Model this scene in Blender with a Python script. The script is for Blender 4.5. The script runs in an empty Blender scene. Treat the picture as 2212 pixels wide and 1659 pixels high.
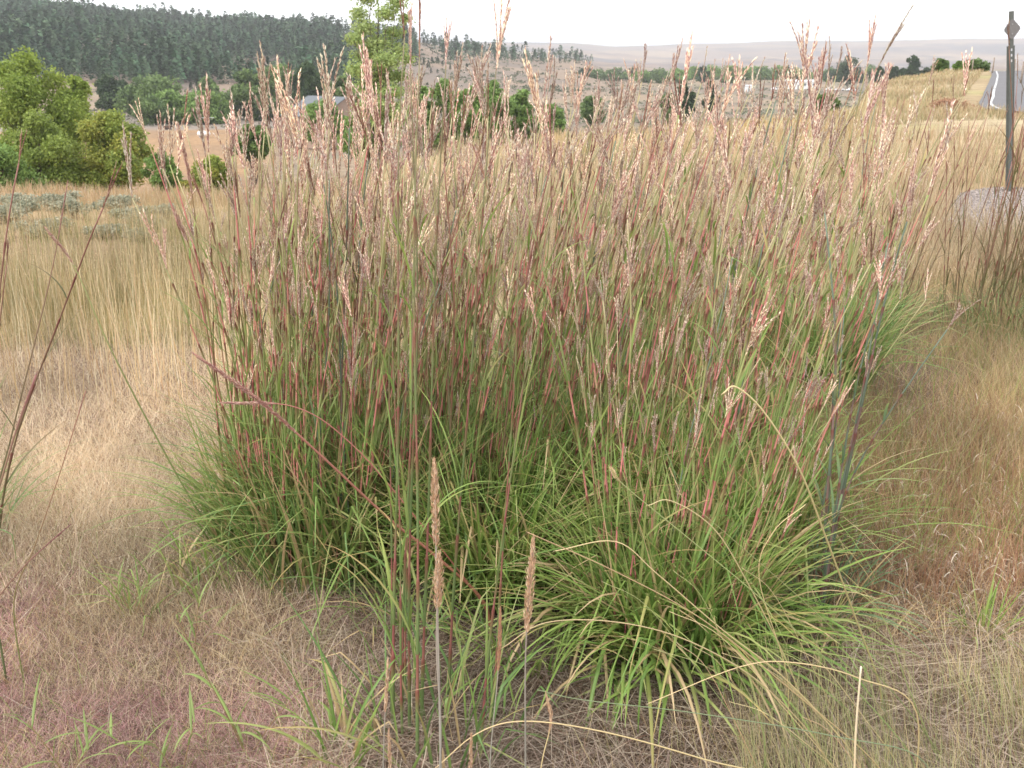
import bpy, math, random
import numpy as np
R = math.radians
random.seed(7); rng = np.random.default_rng(11)
C = bpy.context.scene.collection
scn = bpy.context.scene

# ------------------------------------------------------------------ camera, sky, sun, exposure
CAMZ, PITCH, F = 1.6, R(18), 2212.0
cam_d = bpy.data.cameras.new('camera'); cam = bpy.data.objects.new('camera', cam_d); C.objects.link(cam)
cam.location = (0, 0, CAMZ); cam.rotation_euler = (R(90) - PITCH, 0, 0)
cam_d.sensor_width = 36; cam_d.lens = 36; cam_d.clip_start = 0.05; cam_d.clip_end = 30000
cam_d.dof.use_dof = True; cam_d.dof.focus_distance = 3.2; cam_d.dof.aperture_fstop = 13
scn.camera = cam
SUN_EL, SUN_AZ = 52, -125            # degrees; azimuth measured clockwise from +Y
w = bpy.data.worlds.new('World'); scn.world = w; w.use_nodes = True
nt = w.node_tree; nt.nodes.clear()
out = nt.nodes.new('ShaderNodeOutputWorld'); bg = nt.nodes.new('ShaderNodeBackground')
sky = nt.nodes.new('ShaderNodeTexSky'); sky.sky_type = 'NISHITA'; sky.sun_disc = False
sky.sun_elevation = R(SUN_EL); sky.sun_rotation = R(SUN_AZ); sky.dust_density = 4; sky.air_density = 1
mx = nt.nodes.new('ShaderNodeMix'); mx.data_type = 'RGBA'; mx.inputs[0].default_value = 0.85
mx.inputs[7].default_value = (10.6, 10.7, 10.9, 1)   # thin bright cloud veil over the sky
nt.links.new(sky.outputs[0], mx.inputs[6]); nt.links.new(mx.outputs[2], bg.inputs[0])
bg.inputs[1].default_value = 0.15
nt.links.new(bg.outputs[0], out.inputs[0])
sl = bpy.data.lights.new('sun', 'SUN'); sl.energy = 2.2; sl.angle = R(12); sl.color = (1, 0.95, 0.87)
so = bpy.data.objects.new('sun', sl); C.objects.link(so)
so.rotation_euler = (R(90 - SUN_EL), 0, R(180 - SUN_AZ))
scn.view_settings.view_transform = 'Standard'; scn.view_settings.look = 'None'
scn.view_settings.gamma = 1; scn.view_settings.exposure = 0.38

# ------------------------------------------------------------------ helpers
cP, sP = math.cos(PITCH), math.sin(PITCH)
def slope(v):
    yc = (829.5 - v) / F
    return (-sP + yc * cP) / (cP + yc * sP)
def pt(u, v, Y):
    """world point seen in photo direction (u, v) at forward distance Y"""
    xc = (u - 1106) / F; yc = (829.5 - v) / F
    t = Y / (cP + yc * sP)
    return np.array([xc * t, Y, CAMZ + (-sP + yc * cP) * t])
def _h(ix, iy, s):
    n = (ix * 374761393 + iy * 668265263 + s * 974711) & 0x7fffffff
    n = ((n ^ (n >> 13)) * 1274126177) & 0x7fffffff
    return ((n ^ (n >> 16)) & 0xffff) / 65535.0
def noise(x, y, s=0):
    x = np.asarray(x, float); y = np.asarray(y, float)
    ix = np.floor(x).astype(np.int64); iy = np.floor(y).astype(np.int64)
    fx = x - ix; fy = y - iy; fx = fx * fx * (3 - 2 * fx); fy = fy * fy * (3 - 2 * fy)
    a = _h(ix, iy, s); b = _h(ix + 1, iy, s); c = _h(ix, iy + 1, s); d = _h(ix + 1, iy + 1, s)
    return (a * (1 - fx) + b * fx) * (1 - fy) + (c * (1 - fx) + d * fx) * fy
def fbm(x, y, s=0, o=4):
    t = 0; a = .5; k = 1
    for i in range(o):
        t = t + a * noise(np.asarray(x) * k, np.asarray(y) * k, s + i); a *= .5; k *= 2.03
    return t
def sm(a, b, x):
    t = np.clip((np.asarray(x, float) - a) / (b - a), 0, 1); return t * t * (3 - 2 * t)

# terrain profiles: for each direction u (photo column at the horizon) a list of (forward distance, kind, value)
far_ridge = {-400: 82, 0: 82, 900: 84, 1000: 88, 1100: 94, 1230: 91, 1330: 98, 1450: 94, 1560: 91, 1700: 86, 1900: 86, 2010: 80, 2212: 80, 2700: 76}
fu = sorted(far_ridge); fv = [far_ridge[k] for k in fu]
def fr(u): return float(np.interp(u, fu, fv))
VB = -17.0
PROF = {
 -500: [(5,'z',-.05),(14,'z',-.4),(22,'z',-1.2),(45,'z',-7),(90,'z',-13),(130,'z',VB),(300,'z',VB),(480,'z',-8),(1000,'v',20),(1500,'z',0),(5200,'v',100)],
 0:    [(5,'z',-.05),(14,'z',-.4),(22,'v',408),(45,'z',-8),(90,'z',-14),(130,'z',VB),(330,'z',VB-.5),(480,'z',-9),(1000,'v',24),(1500,'z',0),(5200,'v',110)],
 250:  [(5,'z',-.05),(14,'z',-.4),(22,'v',420),(45,'z',-8),(90,'z',-15),(130,'z',VB),(330,'z',VB),(520,'z',-8),(1000,'v',38),(1500,'z',0),(5200,'v',110)],
 480:  [(5,'z',0),(14,'z',-.4),(22,'v',425),(45,'z',-8),(90,'z',-15),(130,'z',VB),(340,'z',VB),(450,'v',196),(650,'v',146),(1060,'v',57),(1500,'z',0),(5200,'v',110)],
 740:  [(5,'z',0),(15,'z',-.4),(24,'v',395),(45,'z',-7),(90,'z',-14),(130,'z',VB),(340,'z',VB),(470,'v',190),(680,'v',145),(1100,'v',64),(1500,'z',5),(5200,'v',100)],
 900:  [(5,'z',0),(15,'z',-.2),(26,'v',330),(45,'z',-6),(100,'z',-14),(140,'z',VB),(380,'z',VB),(500,'v',185),(1050,'v',88),(1500,'z',-5),(3000,'v',105),(5600,'f',0)],
 1000: [(5,'z',0),(15,'z',-.2),(27,'v',300),(45,'z',-5),(100,'z',-14),(140,'z',VB),(380,'z',VB),(520,'v',183),(1050,'v',106),(1500,'z',-15),(3000,'v',112),(5600,'f',0)],
 1230: [(5,'z',0),(15,'z',-.1),(28,'v',287),(45,'z',-4),(110,'z',-14),(150,'z',VB),(450,'z',VB),(640,'v',168),(1150,'v',124),(1500,'z',-18),(3000,'v',120),(5600,'f',0)],
 1330: [(5,'z',0),(15,'z',-.1),(30,'v',280),(50,'z',-4),(110,'z',-14),(150,'z',VB),(450,'z',VB),(750,'z',VB-.5),(1200,'v',152),(1500,'z',-20),(3000,'v',128),(5600,'f',0)],
 1500: [(5,'z',0),(15,'z',-.1),(32,'v',268),(55,'z',-4),(110,'z',-14),(160,'z',VB),(450,'z',VB),(750,'z',VB-.5),(1200,'v',157),(2000,'v',148),(3600,'v',124),(5600,'f',0)],
 1740: [(5,'z',0),(15,'z',0),(36,'v',250),(60,'z',-4),(120,'z',-14),(160,'z',VB),(450,'z',VB),(750,'z',VB-.5),(1200,'v',157),(2000,'v',148),(3600,'v',124),(5600,'f',0)],
 1850: [(5,'z',0),(15,'z',0),(40,'v',240),(70,'z',-3),(130,'z',-13),(180,'z',VB),(450,'z',VB),(750,'z',VB-.5),(1200,'v',157),(2000,'v',148),(3600,'v',124),(5600,'f',0)],
 1890: [(5,'z',0),(15,'z',0),(40,'v',232),(75,'v',183),(110,'z',-3),(200,'z',VB),(450,'z',VB),(750,'z',VB-.5),(1200,'v',157),(2000,'v',148),(3600,'v',124),(5600,'f',0)],
 1960: [(5,'z',0),(15,'z',0),(40,'v',224),(88,'v',166),(120,'z',-3),(210,'z',VB),(450,'z',VB),(750,'z',VB-.5),(1200,'v',157),(2000,'v',148),(3600,'v',124),(5600,'f',0)],
 2060: [(5,'z',0),(15,'z',.1),(40,'v',220),(100,'v',152),(140,'z',-3),(230,'z',VB),(450,'z',VB),(750,'z',VB-.5),(1200,'v',157),(2000,'v',148),(3600,'v',124),(5600,'f',0)],
 2212: [(5,'z',0),(15,'z',.1),(40,'v',218),(105,'v',150),(150,'z',-3),(250,'z',VB),(450,'z',VB),(750,'z',VB-.5),(1200,'v',157),(2000,'v',148),(3600,'v',124),(5600,'f',0)],
 2800: [(5,'z',0),(15,'z',.2),(40,'v',210),(105,'v',145),(150,'z',-3),(250,'z',VB),(450,'z',VB),(750,'z',VB-.5),(1200,'v',157),(2000,'v',148),(3600,'v',124),(5600,'f',0)],
}
PU = np.array(sorted(PROF)); LR = np.linspace(math.log(.3), math.log(14000), 700)
PT = np.zeros((len(PU), len(LR)))
for i, u in enumerate(PU):
    rr = [.3]; zz = [0.]
    for (r, k, val) in PROF[u]:
        rr.append(r); zz.append(val if k == 'z' else CAMZ + r * slope(val if k == 'v' else fr(u)))
    rr.append(14000); zz.append(zz[-1] - 60)
    row = np.interp(LR, np.log(rr), zz)
    ker = np.hanning(21); ker /= ker.sum()
    pad = np.pad(row, 10, mode='edge'); sm_row = np.convolve(pad, ker, 'valid')
    wn = sm(math.log(3), math.log(12), LR); PT[i] = row * (1 - wn) * 0 + sm_row
def gz(x, y):
    x = np.asarray(x, float); y = np.asarray(y, float)
    r = np.hypot(x, y) + 1e-6; az = np.clip(np.arctan2(x, y), R(-36), R(36))
    uu = np.clip(1106 + F * np.tan(az) / cP, -500, 2799)
    Y = r * np.cos(az); L = np.log(np.clip(Y, .31, 13900))
    k = np.clip(np.searchsorted(PU, uu, side='right') - 1, 0, len(PU) - 2)
    f = (uu - PU[k]) / (PU[k + 1] - PU[k]); f = f * f * (3 - 2 * f)
    q = (L - LR[0]) / (LR[1] - LR[0]); j = np.clip(q.astype(int), 0, len(LR) - 2); g = q - j
    a = PT[k, j] * (1 - g) + PT[k, j + 1] * g; b = PT[k + 1, j] * (1 - g) + PT[k + 1, j + 1] * g
    z = a * (1 - f) + b * f
    z = z + (fbm(x * .9, y * .9, 3, 3) - .45) * .06 * sm(1, 3, r)
    z = z + (fbm(x / 9, y / 9, 5, 3) - .45) * .5 * sm(10, 40, r)
    z = z + (fbm(x / 150, y / 150, 8, 2) - .37) * 9 * sm(380, 700, r)
    z = z + (np.abs(fbm(x / 620 + .3, y / 300, 21, 5) - .48)) * -95 * sm(1500, 3000, r) * (1 - .8 * sm(4600, 5500, r))
    return z
def gpt(u, v, it=7):
    """where the line of sight through (u, v) meets the near ground"""
    s = slope(v); Y = np.asarray(1.6 / -s if np.isscalar(s) else 1.6 / -s, float)
    xc = (np.asarray(u, float) - 1106) / F; yc = (829.5 - np.asarray(v, float)) / F
    kx = xc / (cP + yc * sP)
    for _ in range(it):
        z = gz(kx * Y, Y); Yn = (z - CAMZ) / s; Y = .5 * Y + .5 * np.clip(Yn, .8, 400)
    return kx * Y, Y, gz(kx * Y, Y)

def L3(c): return np.array(c, float)
def mesh_np(name, V, Fc, Cl=None, nv=4, smooth=False):
    me = bpy.data.meshes.new(name)
    V = np.ascontiguousarray(V, np.float32); Fc = np.ascontiguousarray(Fc, np.int32)
    me.vertices.add(len(V)); me.vertices.foreach_set('co', V.ravel())
    n = len(Fc); me.loops.add(n * nv); me.loops.foreach_set('vertex_index', Fc.ravel())
    me.polygons.add(n); me.polygons.foreach_set('loop_start', np.arange(0, n * nv, nv, dtype=np.int32))
    try: me.polygons.foreach_set('loop_total', np.full(n, nv, dtype=np.int32))
    except Exception: pass
    if smooth: me.polygons.foreach_set('use_smooth', np.ones(n, dtype=bool))
    me.update(calc_edges=True)
    if Cl is not None:
        a = me.color_attributes.new('Col', 'FLOAT_COLOR', 'POINT')
        cc = np.ones((len(V), 4), np.float32); cc[:, :3] = np.clip(Cl, 0, 1); a.data.foreach_set('color', cc.ravel())
    return me
class MB:
    def __init__(s): s.v = []; s.f = []; s.c = []
    def add(s, vs, fs, col):
        o = len(s.v); s.v += [tuple(map(float, p)) for p in vs]; s.f += [tuple(o + i for i in f) for f in fs]
        if np.ndim(col) == 1: s.c += [tuple(col[:3])] * len(vs)
        else: s.c += [tuple(c[:3]) for c in col]
    def box(s, cx, cy, cz, sx, sy, sz, col, rz=0):
        c, d = math.cos(rz), math.sin(rz); vs = []
        for z in (-1, 1):
            for x, y in ((-1, -1), (1, -1), (1, 1), (-1, 1)):
                a, b = x * sx / 2, y * sy / 2; vs.append((cx + a * c - b * d, cy + a * d + b * c, cz + z * sz / 2))
        s.add(vs, [(0, 3, 2, 1), (4, 5, 6, 7), (0, 1, 5, 4), (1, 2, 6, 5), (2, 3, 7, 6), (3, 0, 4, 7)], col)
    def tube(s, P, rad, n, col, cap=True):
        P = [np.array(p, float) for p in P]; m = len(P); vs = []; cs = []
        up = np.array([0.3, 1, .1])
        for i in range(m):
            t = P[min(i + 1, m - 1)] - P[max(i - 1, 0)]; t /= np.linalg.norm(t) + 1e-9
            a = np.cross(t, up); a /= np.linalg.norm(a) + 1e-9; b = np.cross(t, a)
            r = rad[i] if np.ndim(rad) else rad
            for k in range(n):
                th = 2 * math.pi * k / n; vs.append(P[i] + r * (math.cos(th) * a + math.sin(th) * b))
                cs.append(col[i] if np.ndim(col) == 2 else col)
        fs = [(i * n + k, i * n + (k + 1) % n, (i + 1) * n + (k + 1) % n, (i + 1) * n + k) for i in range(m - 1) for k in range(n)]
        if cap: fs += [tuple(range(n - 1, -1, -1)), tuple((m - 1) * n + k for k in range(n))]
        s.add(vs, fs, cs)
    def blade(s, P, wd, side, col):
        """folded leaf: three vertices across"""
        P = [np.array(p, float) for p in P]; m = len(P); vs = []; cs = []
        side = np.array(side, float)
        for i in range(m):
            t = P[min(i + 1, m - 1)] - P[max(i - 1, 0)]; t /= np.linalg.norm(t) + 1e-9
            nn = np.cross(side, t); nn /= np.linalg.norm(nn) + 1e-9
            vs += [P[i] - side * wd[i] / 2 + nn * wd[i] * .22, P[i], P[i] + side * wd[i] / 2 + nn * wd[i] * .22]
            cc = col[i] if np.ndim(col) == 2 else np.array(col); cs += [cc * .96, cc * 1.12, cc * .96]
        fs = []
        for i in range(m - 1):
            a = i * 3; fs += [(a, a + 1, a + 4, a + 3), (a + 1, a + 2, a + 5, a + 4)]
        s.add(vs, fs, cs)
    def mesh(s, name, smooth=False):
        me = bpy.data.meshes.new(name); me.from_pydata(s.v, [], s.f)
        a = me.color_attributes.new('Col', 'FLOAT_COLOR', 'POINT')
        cc = np.ones((len(s.v), 4), np.float32); cc[:, :3] = np.clip(np.array(s.c), 0, 1); a.data.foreach_set('color', cc.ravel())
        if smooth: me.polygons.foreach_set('use_smooth', np.ones(len(me.polygons), dtype=bool))
        return me

def make_mat(name, trans=.0, rough=.6, spec=.25, var=.0, nscale=None, nstr=.3, metal=0, bump=0, hue=.0):
    m = bpy.data.materials.new(name); m.use_nodes = True; t = m.node_tree; N = t.nodes; Lk = t.links
    p = N['Principled BSDF']; o = N['Material Output']
    at = N.new('ShaderNodeAttribute'); at.attribute_name = 'Col'; col = at.outputs['Color']
    if var or hue:
        oi = N.new('ShaderNodeObjectInfo'); hs = N.new('ShaderNodeHueSaturation')
        mr = N.new('ShaderNodeMapRange'); mr.inputs[3].default_value = 1 - var; mr.inputs[4].default_value = 1 + var
        Lk.new(oi.outputs['Random'], mr.inputs[0]); Lk.new(mr.outputs[0], hs.inputs['Value'])
        mm = N.new('ShaderNodeMath'); mm.operation = 'MULTIPLY'; mm.inputs[1].default_value = 7.31
        mf = N.new('ShaderNodeMath'); mf.operation = 'FRACT'; m2 = N.new('ShaderNodeMapRange')
        m2.inputs[3].default_value = .5 - hue; m2.inputs[4].default_value = .5 + hue
        Lk.new(oi.outputs['Random'], mm.inputs[0]); Lk.new(mm.outputs[0], mf.inputs[0]); Lk.new(mf.outputs[0], m2.inputs[0])
        Lk.new(m2.outputs[0], hs.inputs['Hue']); Lk.new(col, hs.inputs['Color']); col = hs.outputs[0]
    if nscale:
        g = N.new('ShaderNodeTexCoord'); nz = N.new('ShaderNodeTexNoise'); nz.inputs['Scale'].default_value = nscale
        nz.inputs['Detail'].default_value = 8; nz.inputs['Roughness'].default_value = .65
        Lk.new(g.outputs['Object'], nz.inputs['Vector'])
        mr = N.new('ShaderNodeMapRange'); mr.inputs[1].default_value = .3; mr.inputs[2].default_value = .7
        mr.inputs[3].default_value = 1 - nstr; mr.inputs[4].default_value = 1 + nstr; Lk.new(nz.outputs[0], mr.inputs[0])
        vm = N.new('ShaderNodeVectorMath'); vm.operation = 'SCALE'; Lk.new(col, vm.inputs[0]); Lk.new(mr.outputs[0], vm.inputs['Scale'])
        col = vm.outputs[0]
        if bump:
            bp = N.new('ShaderNodeBump'); bp.inputs['Strength'].default_value = bump; Lk.new(nz.outputs[0], bp.inputs['Height'])
            Lk.new(bp.outputs[0], p.inputs['Normal'])
    Lk.new(col, p.inputs['Base Color']); p.inputs['Roughness'].default_value = rough
    p.inputs['Specular IOR Level'].default_value = spec; p.inputs['Metallic'].default_value = metal
    if trans:
        tr = N.new('ShaderNodeBsdfTranslucent'); ms = N.new('ShaderNodeMixShader'); ms.inputs[0].default_value = trans
        Lk.new(col, tr.inputs[0]); Lk.new(p.outputs[0], ms.inputs[1]); Lk.new(tr.outputs[0], ms.inputs[2]); Lk.new(ms.outputs[0], o.inputs[0])
    return m
M_stem = make_mat('grass_stem', .22, .45, .35, .18, hue=.012)
M_leaf = make_mat('grass_leaf', .35, .42, .35)
M_sleaf = make_mat('stem_leaf', .35, .42, .35, .15, hue=.015)
M_head = make_mat('seed_head', .35, .7, .2, .27, hue=.02)
M_spike = make_mat('seed_spike', .30, .7, .2)
M_dry = make_mat('dry_grass', .25, .7, .2)
M_crown = make_mat('tree_leaves', .35, .55, .25)
M_pine = make_mat('pine_needles', .1, .8, .1)
M_bark = make_mat('bark', 0, .9, .1, nscale=6, nstr=.35)
M_ground = make_mat('ground_soil', 0, .95, .05, nscale=.9, nstr=.28)
M_paint = make_mat('white_paint', 0, .45, .4, nscale=2, nstr=.05)
M_metal = make_mat('galvanized_steel', 0, .5, .5, nscale=30, nstr=.15, metal=.15)
M_roof = make_mat('roof_sheet', 0, .75, .2, nscale=3, nstr=.12)
M_road = make_mat('asphalt', 0, .9, .2, nscale=5, nstr=.12)
M_gravel = make_mat('gravel_stone', 0, .9, .2, nscale=25, nstr=.3, bump=.5)
M_wood = make_mat('weathered_wood', 0, .85, .15, nscale=8, nstr=.3)

def link(name, me, mat, parent=None, loc=None):
    o = bpy.data.objects.new(name, me); C.objects.link(o)
    if mat and not me.materials: me.materials.append(mat)
    if parent: o.parent = parent
    if loc is not None: o.location = loc
    return o
def tag(o, label, cat, group=None, kind=None):
    if label: o['label'] = label
    if cat: o['category'] = cat
    if group: o['group'] = group
    if kind: o['kind'] = kind
    return o
def empty(name, loc): 
    o = bpy.data.objects.new(name, None); C.objects.link(o); o.location = tuple(map(float, loc)); o.empty_display_size = .1; return o

# ------------------------------------------------------------------ ground
az = np.radians(np.concatenate([np.arange(-180, -36, 4), np.arange(-36, 36, .14), np.arange(36, 180, 4)]))
rad = np.concatenate([[.0], np.exp(np.linspace(math.log(.5), math.log(9500), 330))])
A, RR = np.meshgrid(az, rad, indexing='ij'); X = np.sin(A) * RR; Yg = np.cos(A) * RR
Zg = gz(X, Yg); Zg[:, 0] = gz(0., 0.)
Zg = Zg - .0
U = 1106 + F * np.tan(np.clip(A, R(-40), R(40))) / cP
def mixc(a, b, t): t = np.asarray(t)[..., None]; return a * (1 - t) + b * t
n1 = fbm(X * .8, Yg * .8, 31); n2 = fbm(X / 14, Yg / 14, 33); n3 = fbm(X / 60, Yg / 25, 35); n4 = fbm(X / 400, Yg / 160, 37, 5)
col = np.zeros(X.shape + (3,)) + L3((.15, .105, .075))
col = mixc(col, L3((.22, .155, .10)), sm(.4, .6, n1))
col = mixc(col, L3((.36, .27, .16)), sm(8, 16, RR) )
orange = L3((.34, .22, .13)); col = mixc(col, orange, sm(13, 18, RR) * (1 - sm(700, 900, U)))
hillc = mixc(np.zeros(X.shape + (3,)) + L3((.30, .23, .14)), L3((.38, .31, .20)), sm(.38, .6, n2))
hillc = mixc(hillc, L3((.30, .27, .13)), sm(.55, .68, fbm(X / 5, Yg / 7, 39)) * .7)
col = mixc(col, hillc, sm(12, 30, RR) * sm(1750, 1900, U))
val = mixc(np.zeros(X.shape + (3,)) + L3((.185, .15, .12)), L3((.27, .205, .145)), sm(.4, .6, n3))
val = mixc(val, L3((.20, .20, .14)), sm(.5, .62, fbm(X / 12, Yg / 8, 41)) * .55)
vm_ = sm(45, 110, RR) * (1 - sm(1750, 1900, U) * (1 - sm(110, 160, RR)))
col = mixc(col, val, vm_)
fld = mixc(np.zeros(X.shape + (3,)) + L3((.31, .20, .115)), L3((.26, .175, .11)), sm(.4, .6, fbm(X / 20, Yg / 6, 43)))
fld = mixc(L3((.20, .12, .085)) + np.zeros(X.shape + (3,)), fld, sm(150, 178, RR + 20 * n2))
col = mixc(col, fld, sm(100, 130, RR) * (1 - sm(262, 268, Yg + 4 * n2)) * (1 - sm(520, 620, U)))
col = mixc(col, L3((.25, .21, .18)), sm(262, 268, Yg + 4 * n2) * (1 - sm(330, 380, RR)) * (1 - sm(600, 700, U)))
slopec = mixc(np.zeros(X.shape + (3,)) + L3((.25, .19, .145)), L3((.185, .15, .125)), sm(.4, .6, fbm(X / 50, Yg / 50, 45)))
col = mixc(col, slopec, sm(400, 470, RR) * (1 - sm(1250, 1450, U)))
farc = mixc(np.zeros(X.shape + (3,)) + L3((.24, .175, .14)), L3((.13, .11, .11)), sm(.4, .56, n4))
farc = mixc(farc, L3((.36, .27, .19)), sm(.52, .62, fbm(X / 500, Yg / 120, 47, 4)) * .7)
col = mixc(col, farc, sm(1300, 2000, RR))
na, nr = X.shape
V = np.stack([X, Yg, Zg], -1).reshape(-1, 3)
ii = np.arange(na)[:, None] * nr; jj = (np.arange(na)[:, None] + 1) % na * nr; k = np.arange(1, nr - 1)[None]
Fc = np.stack([ii + k, ii + k + 1, jj + k + 1, jj + k], -1).reshape(-1, 4)
V = np.vstack([V, [[0, 0, float(gz(0., .01))]]]); cflat = np.vstack([col.reshape(-1, 3), [[.24, .165, .11]]])
me = mesh_np('ground', V, Fc, cflat, smooth=True)
g = link('ground', me, M_ground); tag(g, 'rolling prairie ground of dry grassland running down to the valley and up to the far hills', 'ground', kind='structure')
mc = MB()
cen = [tuple(V[i * nr + 1]) for i in range(na)]
mc.add(cen + [(0, 0, float(gz(0., .01)))], [((i + 1) % na, i, na) for i in range(na)], (.24, .165, .11))
g2 = link('ground', mc.mesh('ground_center'), M_ground); tag(g2, 'small patch of soil under the photographer', 'ground', kind='structure')

# ------------------------------------------------------------------ numpy ribbons for uncountable ground cover
def ribbons(base, az, lean, length, width, curve, colb, colt, S=3, droop=None, taper=1.0):
    """base (N,3); blades leave the ground tilted by lean (rad from vertical) towards az and bend over by curve"""
    N = len(base); t = np.linspace(0, 1, S + 1)
    ang = lean[:, None] + curve[:, None] * t[None]
    dl = length[:, None] / S
    hx = np.sin(ang) * dl; hz = np.cos(ang) * dl
    px = np.concatenate([np.zeros((N, 1)), np.cumsum(hx[:, :-1], 1)], 1); pz = np.concatenate([np.zeros((N, 1)), np.cumsum(hz[:, :-1], 1)], 1)
    ca, sa = np.cos(az)[:, None], np.sin(az)[:, None]
    wig = (rng.random((N, S + 1)) - .5) * .06 * length[:, None] * t
    P = np.stack([base[:, 0:1] + px * ca - wig * sa, base[:, 1:2] + px * sa + wig * ca, base[:, 2:3] + pz], -1)
    ra = rng.random(N) * 2 * math.pi
    side = np.stack([np.cos(ra), np.sin(ra), (rng.random(N) - .5) * .8], -1); side /= np.linalg.norm(side, axis=1, keepdims=True)
    W = width[:, None] * (1 - taper * t ** 1.6 * .92)[None] / 2
    Lf = P - side[:, None] * W[..., None]; Rt = P + side[:, None] * W[..., None]
    V = np.stack([Lf, Rt], 2).reshape(-1, 3)
    c = colb[:, None] * (1 - t)[None, :, None] + colt[:, None] * t[None, :, None]
    Cc = np.repeat(c[:, :, None], 2, 2).reshape(-1, 3)
    b = (np.arange(N) * (S + 1) * 2)[:, None] + (np.arange(S) * 2)[None]
    Fc = np.stack([b, b + 1, b + 3, b + 2], -1).reshape(-1, 4)
    return V, Fc, Cc
def merge(parts):
    V = []; Fc = []; Cc = []; o = 0
    for a, b, c in parts: V.append(a); Fc.append(b + o); Cc.append(c); o += len(a)
    return np.vstack(V), np.vstack(Fc), np.vstack(Cc)
def pick(N, pal, jit=.15):
    pal = np.array(pal, float); wts = pal[:, 3] / pal[:, 3].sum()
    c = pal[rng.choice(len(pal), N, p=wts), :3]
    return c * (1 + (rng.random((N, 1)) * 2 - 1) * jit) * (1 + (rng.random((N, 3)) * 2 - 1) * .05)
def spots(N, u0, u1, v0, v1, mask=None):
    u = rng.uniform(u0, u1, N); v = rng.uniform(v0, v1, N)
    if mask is not None:
        k = rng.random(N) < mask(u, v); u, v = u[k], v[k]
    x, y, z = gpt(u, v); return u, v, x, y, z
def cover(name, label, specs, cat='grass'):
    o = link(name, mesh_np(name, *merge(specs)), M_dry); tag(o, label, cat, kind='stuff'); return o
def soft(x, a, b, s): return sm(a - s, a + s, x) * (1 - sm(b - s, b + s, x))
def blades(N, box, mask, h, wd, lean, curve, pb, pt_=None, S=3, azm=None, azs=math.pi, jit=.15, wr=0, lift=0., clump=0, hfar=0):
    u, v, x, y, z = spots(N, *box, mask=mask); n = len(u)
    if clump:
        keep = fbm(x * clump, y * clump, 77, 3) + rng.random(n) * .25 > .52
        u, v, x, y, z = u[keep], v[keep], x[keep], y[keep], z[keep]; n = len(u)
    az = rng.uniform(-azs, azs, n) + (azm or 0)
    r = np.hypot(x, y); ln = rng.uniform(h[0], h[1], n) * (.75 + .5 * fbm(x * 1.3, y * 1.3, 55, 2))
    wdt = rng.uniform(wd[0], wd[1], n) * np.maximum(1, r * wr)
    cb = pick(n, pb, jit); ct = pick(n, pt_ or pb, jit)
    tone = (.5 + 1.0 * fbm(x * 2.6, y * 2.0, 91, 3))[:, None] ; cb = cb * tone; ct = ct * tone
    return ribbons(np.stack([x, y, z - .005 + rng.random(n) * lift], -1), az, np.abs(rng.normal(0, 1, n)) * lean[1] + lean[0], ln, wdt,
                   rng.uniform(curve[0], curve[1], n), cb, ct, S)
def specks(N, box, mask, hr, size, pal, jit=.15):
    u, v, x, y, z = spots(N, *box, mask=mask); n = len(u)
    p = np.stack([x, y, z + rng.uniform(hr[0], hr[1], n) * rng.random(n) ** .6], -1)
    a = rng.normal(size=(n, 3)); a[:, 2] = np.abs(a[:, 2]) + .6; a /= np.linalg.norm(a, axis=1, keepdims=True)
    b = np.cross(a, rng.normal(size=(n, 3))); b /= np.linalg.norm(b, axis=1, keepdims=True)
    s = rng.uniform(size[0], size[1], n)[:, None]
    V = np.stack([p - a * s, p - b * s * .3, p + a * s, p + b * s * .3], 1).reshape(-1, 3)
    Fc = (np.arange(n) * 4)[:, None] + np.arange(4)[None]
    return V, Fc, np.repeat(pick(n, pal, jit), 4, 0)

straw = [(.60, .43, .23, 3), (.70, .56, .36, 2), (.48, .32, .17, 2), (.80, .70, .52, .6)]
pale = [(.74, .60, .41, 3), (.84, .73, .54, 2), (.66, .50, .33, 2), (.74, .56, .44, 1)]
mauve = [(.42, .25, .21, 3), (.50, .33, .26, 2), (.34, .19, .17, 2), (.62, .46, .36, 1), (.46, .24, .25, 1.3)]
thatchp = [(.24, .17, .13, 3), (.36, .28, .21, 2), (.13, .09, .065, 4), (.62, .53, .43, .9), (.30, .17, .12, 1.2)]
gold = [(.54, .40, .24, 3), (.64, .52, .36, 2), (.42, .29, .17, 2), (.36, .34, .17, .9)]
greenb = [(.17, .22, .07, 3), (.27, .29, .10, 2), (.44, .35, .17, 1.5)]

sp = []
sp.append(blades(62000, (-250, 2460, 900, 2000), lambda u, v: .35 + .65 * sm(500, 850, u), (.05, .20), (.0014, .0034), (1.1, .22), (-.1, .5), thatchp, S=3, lift=.018))
sp.append(blades(16000, (-250, 2460, 640, 1000), None, (.06, .2), (.002, .004), (1.0, .3), (-.2, .6), thatchp, S=2, lift=.03))
sp.append(blades(9000, (600, 2400, 1150, 2000), None, (.12, .34), (.0015, .003), (1.25, .14), (-.1, .35), [(.45, .36, .29, 2), (.62, .52, .40, 1), (.33, .25, .2, 1)], S=4, lift=.035))
cover('thatch', 'matted grey brown dead grass litter lying over the soil under the clumps', sp)
sp = []
ml = lambda u, v: (1 - sm(480, 760, u - (v - 900) * .25)) * sm(610, 700, v) * (1 - sm(1000, 1400, v))
sp.append(blades(70000, (-250, 700, 600, 1420), ml, (.05, .2), (.0009, .002), (.15, .45), (.2, 1.3), pale, S=3, wr=.16))
sp.append(specks(80000, (-250, 700, 610, 1420), ml, (.02, .2), (.0016, .0032), [(.90, .82, .66, 3), (.80, .67, .50, 2), (.68, .48, .38, 1)]))
cover('beige_grass', 'pale beige fluffy dry grass left of the tall pink clump', sp)
sp = []
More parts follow.
